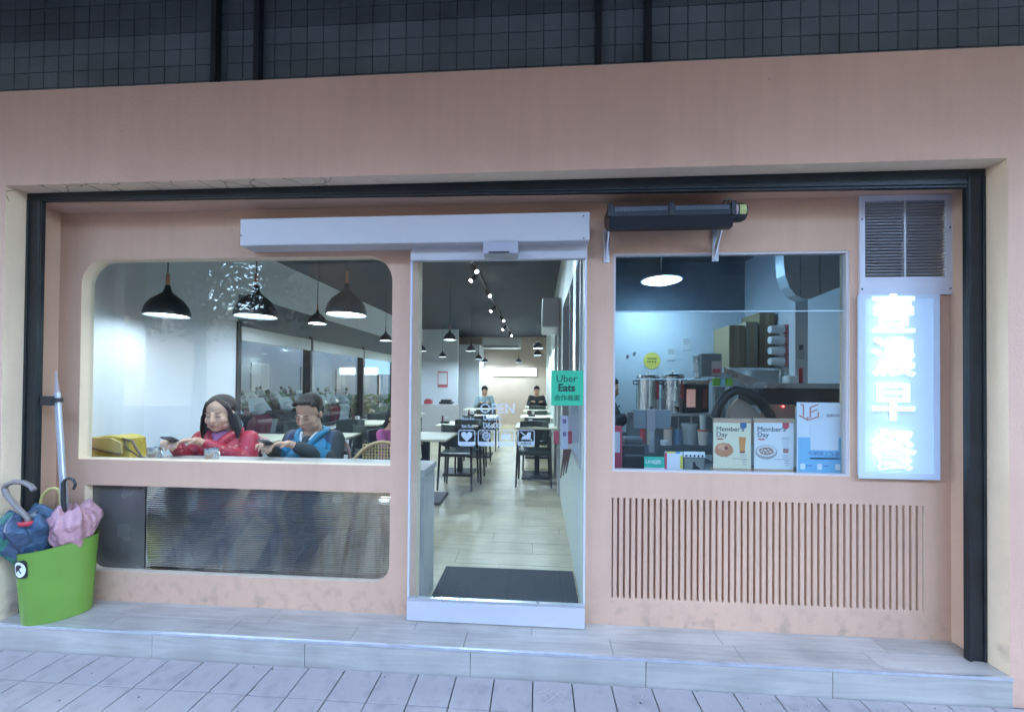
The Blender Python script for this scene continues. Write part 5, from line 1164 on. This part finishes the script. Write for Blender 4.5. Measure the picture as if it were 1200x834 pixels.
    if hair == 'short':
        h.sph(H(0, .036, .052), (.080, .089, .078), 24, 16, HR); h.sph(H(0, .058, .0), (.073, .062, .072), 20, 12, HR)
        for k in range(16): a = pi * k / 15; h.sph(H(.062 * cos(a), -.030 + .01 * sin(a * 3), .080 + .018 * sin(a)), (.016, .024, .015), 8, 6, HR)
        for s in (-1, 1): h.sph(H(s * .070, .014, .028), (.010, .022, .034), 10, 8, HR)
    elif hair == 'bun':
        h.sph(H(0, .030, .045), (.084, .095, .084), 24, 16, HR); h.sph(H(0, .05, -.01), (.079, .070, .09), 20, 12, HR); h.sph(H(0, .06, -.11), (.07, .05, .07), 12, 8, HR)
    else:
        h.sph(H(0, .038, .050), (.083, .093, .0755), 26, 18, HR); h.sph(H(0, .052, -.02), (.078, .066, .098), 24, 14, HR)
        rnd = random.Random(4)
        for s in (-1, 1):
            limb(h, [H(s * .010, -.034, .104), H(s * .045, -.040, .078), H(s * .071, -.022, .030), H(s * .081, -.014, -.035), H(s * .090, -.006, -.095), H(s * .100, .0, -.150)], [.013, .014, .013, .016, .021, .010], 10)
            for k in range(9):
                a = rnd.uniform(.0, 1); q0 = H(s * (.080 - .02 * a), -.01 + .07 * a, -.02); q1 = H(s * (.096 - .02 * a), -.005 + .08 * a, -.10); q2 = Vector(q1) + Vector((s * rnd.uniform(-.005, .035), rnd.uniform(-.02, .01), -rnd.uniform(.045, .08)))
                limb(h, [q0, q1, q2], [.026, .024, .006], 8)
        for k in range(8): limb(h, [H(-.06 + .017 * k, .075, -.02), H(-.07 + .019 * k, .085, -.10), Vector(H(-.07 + .02 * k, .07, -.17)) + Vector((0, 0, -.01))], [.03, .028, .008], 8)
    remesh(h, 'hair', HAIRM, max(vox, .0045), 2, t)
    return t, P_, H
def paint(o, fn, mats_):
    me = o.data; me.materials.clear()
    for x in mats_: me.materials.append(x)
    for p in me.polygons: p.material_index = fn(p.center)
def red_coat(c, t, vox, H, q=0):
    RC = mat('red_quilted_jacket', (.46, .018, .045), .42, bump=.3, bscale=70, var=.2, vscale=10)
    if not RC.get('done'):
        RC['done'] = 1; n = RC.node_tree.nodes; l = RC.node_tree.links; bs = n['Principled BSDF']; src = bs.inputs['Base Color'].links[0].from_socket
        tc = n.new('ShaderNodeTexCoord'); v = n.new('ShaderNodeTexVoronoi'); v.inputs['Scale'].default_value = 26; l.new(tc.outputs['Object'], v.inputs['Vector'])
        r = n.new('ShaderNodeValToRGB'); l.new(v.outputs['Distance'], r.inputs[0]); r.color_ramp.elements[0].position = .20; r.color_ramp.elements[1].position = .27; r.color_ramp.elements[0].color = (1, 1, 1, 1); r.color_ramp.elements[1].color = (0, 0, 0, 1)
        mx = n.new('ShaderNodeMixRGB'); l.new(r.outputs[0], mx.inputs[0]); l.new(src, mx.inputs[1]); mx.inputs[2].default_value = (.56, .20, .18, 1); l.new(mx.outputs[0], bs.inputs['Base Color'])
    # quilting rolls on the sleeves and chest, upright collar
    for s in (-1, 1): limb(c, [(s * .075, -.045, .945 - q), (s * .045, -.115, .90 - q), (s * .040, -.135, .84 - q)], [.030, .026, .022], 10)
    limb(c, [(-.07, .02, .955 - q), (0, .06, .96 - q), (.07, .02, .955 - q)], [.03, .03, .03])
    o = remesh(c, 'jacket', RC, max(vox, .006), 2, t)
    s_ = MB(); s_.sph((0, -.10, .80 - q), (.050, .065, .13), 16, 12); s_.sph((0, -.055, .93 - q), (.055, .05, .045), 16, 10); remesh(s_, 'sweater', mat('mauve_sweater', (.36, .13, .30), .8, bump=.5, bscale=90), .006, 2, t)
    return o
def blue_vest(c, t, vox, H, q=0):
    TE = mat('teal_vest', (.02, .20, .34), .55, bump=.2, bscale=60, var=.12, vscale=12); NV_ = mat('navy_vest', (.035, .05, .10), .55, bump=.2, bscale=60, var=.12, vscale=12); DK_ = mat('charcoal_sleeve', (.028, .034, .034), .7, bump=.3, bscale=60)
    # chest padding and tall collar standing open
    c.sph((.07, -.10, .74 - q), (.075, .045, .10)); c.sph((-.07, -.10, .74 - q), (.075, .045, .10))
    o = remesh(c, 'vest_jacket', TE, max(vox, .006), 2, t)
    def fn(p):
        if abs(p.x) > .165 or p.y < -.17: return 2
        if p.z > .838 - .6 * max(0, abs(p.x) - .09): return 1
        if abs(p.x + .0) < .016 and p.y < 0: return 1
        return 0
    paint(o, fn, [TE, NV_, DK_])
    k = MB()
    for s in (-1, 1): limb(k, [(s * .075, .03, .955 - q), (s * .088, -.03, .950 - q), (s * .070, -.085, .925 - q), (s * .035, -.122, .875 - q), (s * .022, -.135, .82 - q)], [.022, .022, .020, .017, .012], 10)
    limb(k, [(-.075, .03, .955 - q), (0, .065, .965 - q), (.075, .03, .955 - q)], [.022, .022, .022]); remesh(k, 'collar', TE, .005, 2, t)
    k = MB(); k.sph((0, -.085, .875 - q), (.040, .045, .055), 14, 10); remesh(k, 'shirt', flat('dark_shirt', (.05, .06, .065), .8), .006, 2, t)
    k = MB(); limb(k, [(-.050, -.065, .94 - q), (-.03, -.105, .905 - q), (-.012, -.125, .865 - q)], [.014, .012, .008]); limb(k, [(.050, -.065, .94 - q), (.03, -.105, .905 - q)], [.014, .010]); remesh(k, 'collar_lining', flat('pale_lining', (.6, .6, .6), .7), .005, 2, t)
    k = MB().box((-.005, -.152, .60 - q), (.005, -.146, .83 - q)); k.build('zip', BLACK, t, world=False)
    return o
def plain(col, nm):
    def f(c, t, vox, H, q=0): return remesh(c, 'jacket', mat(nm, col, .7, var=.15, vscale=12), max(vox, .01), 2, t)
    return f
def phone(t, P_, label, loc, rz, face):
    M_ = Matrix.Rotation(rz, 3, 'Z'); sc = t.scale.x; p = Vector(loc) + M_ @ (Vector(P_) * sc); o = thing('phone', label, 'phone', p)
    b = MB().box((-.034, -.0045, -.062), (.034, .0045, .062), .003).build('case', mat('dark_phone_back', (.06, .06, .065), .3), o, world=False)
    MB().box((-.031, .0046, -.058), (.031, .0052, .058)).build('screen', mat('phone_glass', (.04, .05, .06), .1), o, world=False)
    o.rotation_euler = (radians(face), 0, rz); return o
wp = at(258, 490, .50); wloc_ = (wp.x - .02, .585, .0); th1 = radians(8)
t1_, P1, H1 = person(wloc_, th1, 'woman with shoulder length black hair in a red quilted jacket, looking at her phone', SKIN1, look=8, turn=8, female=True, coat=red_coat, hair='long', hx=-.05, wide=.90, scale=1.10, seat=.095, hz=.01)
phone(t1_, P1 + Vector((0, -.012, .022)), 'dark phone held in both hands by the woman in red', wloc_, th1, 64)
mp_ = at(362, 488, .55); mloc = (mp_.x - .005, .635, .0); th2 = radians(0)
t2_, P2, H2 = person(mloc, th2, 'short haired man in a teal and navy vest jacket, reading his phone', SKIN2, look=22, turn=2, coat=blue_vest, hair='short', hx=-.05, wide=.9, scale=1.085, seat=.075, hz=.005)
phone(t2_, P2 + Vector((0, -.012, .022)), 'phone held low in both hands by the man in the vest', mloc, th2, 64)
person((-1.60, 1.95, .0), radians(75), 'diner in a pink jacket seen from behind at the nearest left table', SKIN1, vox=.009, arms='eat', coat=plain((.50, .10, .30), 'pink_jacket'), hair='bun', scale=.86, pants=mat('navy_trousers', (.03, .04, .09), .8))
person((-1.37, 7.85, .03), radians(8), 'far diner in a pale blue top left of the aisle', SKIN1, vox=.012, arms='eat', coat=plain((.30, .42, .46), 'pale_blue_top'), hair='bun')
person((-.02, 8.5, .03), radians(2), 'far diner in dark clothes eating right of the aisle', SKIN1, vox=.012, arms='eat', coat=plain((.03, .035, .04), 'black_top'), hair='short')
c = at(722, 470, 2.2); person((c.x - .13, 2.2, .2), radians(60), 'kitchen worker in dark clothes at the left edge of the right window', SKIN1, vox=.012, arms='eat', coat=plain((.025, .03, .045), 'dark_work_shirt'), hair='bun')
# ------------------------------------------------------------------ outside: street side of the dining room (scooters, hedge, buildings)
struct(MB().box((-40, -3.0, -.2), (IX0 - .12, 40, -.12)).build('side_street', mat('side_street_asphalt', (.10, .10, .105), .85, var=.2)))
def scooter(body_m, lb):
    t = thing('scooter', lb, 'scooter', group='scooters parked outside the side windows')
    for x in (-.55, .58):
        w = MB().lathe([(.12, -.045), (.21, -.045), (.235, 0), (.21, .045), (.12, .045), (.12, -.045)], (x, 0, .235), 18, 'Y').build('tyre', RUBBER, t, world=False); MB().lathe([(0, -.03), (.13, -.03), (.13, .03), (0, .03)], (x, 0, .235), 14, 'Y').build('rim', ALU, w, world=False)
    b = MB(); b.prism([(-.85, .52), (-.80, .70), (-.35, .72), (-.15, .60), (-.12, .34), (.22, .32), (.30, .38), (.40, .82), (.50, .92), (.56, .86), (.50, .50), (.42, .28), (-.1, .22), (-.35, .24), (-.45, .45)], -.14, .14)
    b.sph((.60, 0, .44), (.2, .09, .08)); b.build('body', body_m, t, world=False)
    MB().sph((-.42, 0, .755), (.40, .14, .07)).sph((-.2, 0, .745), (.2, .12, .05)).build('seat', BLACK, t, world=False)
    b = MB().cyl((.42, 0, .8), (.36, 0, 1.04), .03).tube([(.28, -.33, 1.03), (.36, -.15, 1.06), (.38, 0, 1.04), (.36, .15, 1.06), (.28, .33, 1.03)], .018, 8); b.build('handlebar', BLACK, t, world=False)
    MB().sph((.44, 0, 1.0), (.09, .13, .09)).build('headlight', mat('headlight_lens', (.5, .55, .6), .1), t, world=False)
    b = MB(); b.add([(.50, -.19, .98), (.50, .19, .98), (.39, .13, 1.17), (.39, -.13, 1.17), (.485, -.19, .975), (.485, .19, .975), (.375, .13, 1.165), (.375, -.13, 1.165)], [(0, 1, 2, 3), (7, 6, 5, 4), (0, 4, 5, 1), (1, 5, 6, 2), (2, 6, 7, 3), (3, 7, 4, 0)]); b.build('windshield', mat('pale_windshield', (.55, .62, .68), .15), t, world=False)
    for s in (-1, 1): m_ = MB().cyl((.33, s * .2, 1.06), (.32, s * .27, 1.24), .008).sph((.32, s * .28, 1.26), (.02, .055, .04)).build('mirror', BLACK, t, world=False)
    return t
mr_ = [mat('dark_red_fairing', (.20, .03, .05), .3), mat('white_fairing', (.6, .64, .68), .3), mat('charcoal_fairing', (.05, .055, .06), .3)]
sc_ = [scooter(m_, '') for m_ in mr_]
pos = [(1, -4.6, 2.9, 'white scooter parked nearest outside the first side window'), (0, -4.7, 3.6, 'dark red scooter just behind the nearest white one outside'), (2, -4.7, 4.2, 'charcoal scooter third in the row outside the side windows'),
       (1, -4.8, 4.9, 'white scooter in the middle of the row outside the side windows'), (2, -4.8, 5.5, 'charcoal scooter beyond the middle white one outside'), (0, -4.9, 6.1, 'dark red scooter farther along the row outside'), (1, -5.0, 6.8, 'white scooter just before the green hedge outside'),
       (2, -6.6, 4.1, 'charcoal scooter in the second row outside'), (1, -6.8, 5.2, 'white scooter in the second row outside'), (0, -7.0, 6.4, 'dark red scooter in the second row outside'), (2, -7.2, 7.6, 'charcoal scooter at the end of the second row outside'), (1, -7.4, 9.0, 'white scooter far along by the dark building outside')]
used_ = set(); rnd = random.Random(11)
for k, x, y, lb in pos:
    o = sc_[k] if k not in used_ else copy_tree(sc_[k]); used_.add(k); o.location = (x, y, -.12); o['label'] = lb; o.rotation_euler[2] = radians(-12 + rnd.uniform(-10, 10))
LF = mat('hedge_leaf', (.075, .20, .04), .55, var=.4, vscale=9)
def leaves(name, parent, boxes, n, size, m_, seed):
    r = random.Random(seed); b = MB()
    for i in range(n):
        bx = boxes[r.randrange(len(boxes))]
        if bx[0] == 'b': p = Vector([r.uniform(bx[1][q], bx[2][q]) for q in range(3)])
        else:
            v = Vector((r.gauss(0, 1), r.gauss(0, 1), r.gauss(0, 1))).normalized() * (r.random() ** .45); p = Vector(bx[1]) + Vector((v.x * bx[2][0], v.y * bx[2][1], v.z * bx[2][2]))
        u = Vector((r.gauss(0, 1), r.gauss(0, 1), r.gauss(0, 1))).normalized(); w = u.orthogonal().normalized(); s = size * r.uniform(.6, 1.3)
        b.add([p - u * s, p + w * s * .45, p + u * s, p - w * s * .45], [(0, 1, 2, 3)])
    return b.build(name, m_, parent)
hg = thing('hedge', 'bright green clipped hedge outside the far side window', 'hedge', (-6.0, 9.5, 0)); leaves('foliage', hg, [('b', (-8.5, 8.3, .15), (-4.6, 8.9, .72)), ('b', (-9.5, 10.5, .2), (-5, 11.2, .9))], 3500, .07, LF, 5); MB().box((-8.4, 8.4, 0), (-4.7, 8.8, .55)).build('stems', flat('hedge_core', (.03, .05, .02)), hg)
def building(x0, y0, x1, y1, h, m_, lb, face, nx, nz, zs=2.9):
    t = thing('building', lb, 'building', ((x0 + x1) / 2, (y0 + y1) / 2, ZS - .2)); MB().box((x0, y0, ZS - .2), (x1, y1, h)).build('wall', m_, t)
    fm = mat('window_frame_dark', (.08, .085, .09), .5); gm = mat('window_glass_dark', (.04, .055, .07), .45, spec=.2); lm = emis('lit_room', (.9, .85, .6), .5)
    for i in range(nx):
        for j in range(nz):
            if face == 'y+': c = (x0 + (i + .5) * (x1 - x0) / nx, y1, 1.5 + j * zs); a_, b_ = (c[0] - .55, c[1] - .02, c[2] - .6), (c[0] + .55, c[1] + .05, c[2] + .6)
            else: c = (x1, y0 + (i + .5) * (y1 - y0) / nx, 1.5 + j * zs); a_, b_ = (c[0] - .02, c[1] - .55, c[2] - .6), (c[0] + .05, c[1] + .55, c[2] + .6)
            f = MB().box(a_, b_).build('window', fm, t); q = .06
            if face == 'y+': MB().box((a_[0] + q, c[1] + .051, a_[2] + q), (c[0] - .02, c[1] + .06, b_[2] - q)).box((c[0] + .02, c[1] + .051, a_[2] + q), (b_[0] - q, c[1] + .06, b_[2] - q)).build('pane', gm, f)
            else: MB().box((c[0] + .051, a_[1] + q, a_[2] + q), (c[0] + .06, c[1] - .02, b_[2] - q)).box((c[0] + .051, c[1] + .02, a_[2] + q), (c[0] + .06, b_[1] - q, b_[2] - q)).build('pane', gm, f)
    return t
GB = mat('grey_render', (.07, .08, .09), .8, var=.2, vscale=.8)
struct(MB().box((-9.5, 1.2, 3.0), (IX0 - .13, 30, 3.2)).build('side_arcade_ceiling', DARKCEIL))
building(-30, 2, -12.5, 45, 24, mat('dim_grey_render', (.035, .048, .06), .8, var=.25, vscale=.6), 'dim grey building across the side street', 'x+', 12, 4)
struct(MB().box((-40, 46, -.2), (-3.4, 50, 14)).build('far_street_facade', mat('far_facade', (.10, .12, .14), .8, var=.3, vscale=.4)))
building(2.5, -24, 13, -17, 13, GB, 'dark grey building across the road reflected in the right window', 'y+', 4, 4)
building(-15, -26, 1.8, -18, 13, mat('brown_render', (.07, .06, .055), .8, var=.2, vscale=.8), 'brownish building across the road behind the viewer', 'y+', 4, 3)
c = at(443, 429, 9.0); sg2 = thing('street_light_box', 'glowing pale blue sign outside beyond the side windows', 'sign', (-7.5, 10, 1.5)); r_ = ray(443, 429); q = CAM + r_ * (14 / r_.y); MB().box((q.x - .5, q.y, q.z - .3), (q.x + .5, q.y + .1, q.z + .3), .02).build('face', emis('street_sign_glow', (.4, .7, 1), .9), sg2); MB().box((q.x - .05, q.y + .02, 0), (q.x + .05, q.y + .08, q.z - .3)).build('post', FRAME, sg2)
building(-26, -27, -15.2, -20, 5.6, mat('low_block_render', (.11, .11, .12), .8, var=.2, vscale=.8), 'low grey block across the road at the left behind the viewer', 'y+', 5, 2)
building(-48, -27, -26.2, -19, 14, GB, 'tall grey block across the road at the far left behind the viewer', 'y+', 7, 4)
building(13.2, -25, 34, -18, 11, mat('brown_render', (.07, .06, .055), .8), 'brown block across the road at the far right behind the viewer', 'y+', 7, 3)
# street trees behind the viewer, seen as reflections in the glass
def tree(x, y, h, r, seed, lb):
    t = thing('street_tree', lb, 'tree', (x, y, ZS)); rn = random.Random(seed); b = MB(); top = Vector((x, y, h * .55)); b.tube([(x, y, ZS - .15), (x + .06, y, h * .3), tuple(top)], [.16, .13, .10], 10); bl = []
    for k in range(15):
        a = 2 * pi * k / 15 + rn.uniform(-.3, .3); el = rn.uniform(.1, 1.2); L = r * rn.uniform(.6, 1.05); e = top + Vector((cos(a) * cos(el) * L, sin(a) * cos(el) * L, sin(el) * L * .8 - rn.uniform(0, .5)))
        m_ = (top + e) / 2 + Vector((rn.uniform(-.2, .2), rn.uniform(-.2, .2), .2)); b.tube([tuple(top - Vector((0, 0, rn.uniform(0, h * .15)))), tuple(m_), tuple(e)], [.055, .035, .012], 6); bl.append(('s', tuple(e), (r * .36,) * 3)); bl.append(('s', tuple(m_), (r * .25,) * 3))
        for q in range(3): e2 = e + Vector((rn.uniform(-1, 1), rn.uniform(-1, 1), rn.uniform(-.6, .6))) * r * .35; b.tube([tuple(m_ * .4 + e * .6), tuple(e2)], [.018, .005], 5); bl.append(('s', tuple(e2), (r * .16,) * 3))
    b.build('trunk', mat('bark', (.07, .055, .045), .9, bump=.6), t); leaves('crown', t, bl, 5200, .085, mat('tree_leaf', (.04, .07, .03), .6, var=.4, vscale=5), seed + 1)
tree(-8.2, -6.6, 5.6, 2.3, 21, 'leafy street tree beyond the kerb at the left behind the viewer'); tree(-13.5, -8.0, 6.4, 2.5, 22, 'leafy street tree beyond the kerb behind the viewer'); tree(10.5, -7.4, 5.8, 2.2, 23, 'leafy street tree beyond the kerb at the right behind the viewer')
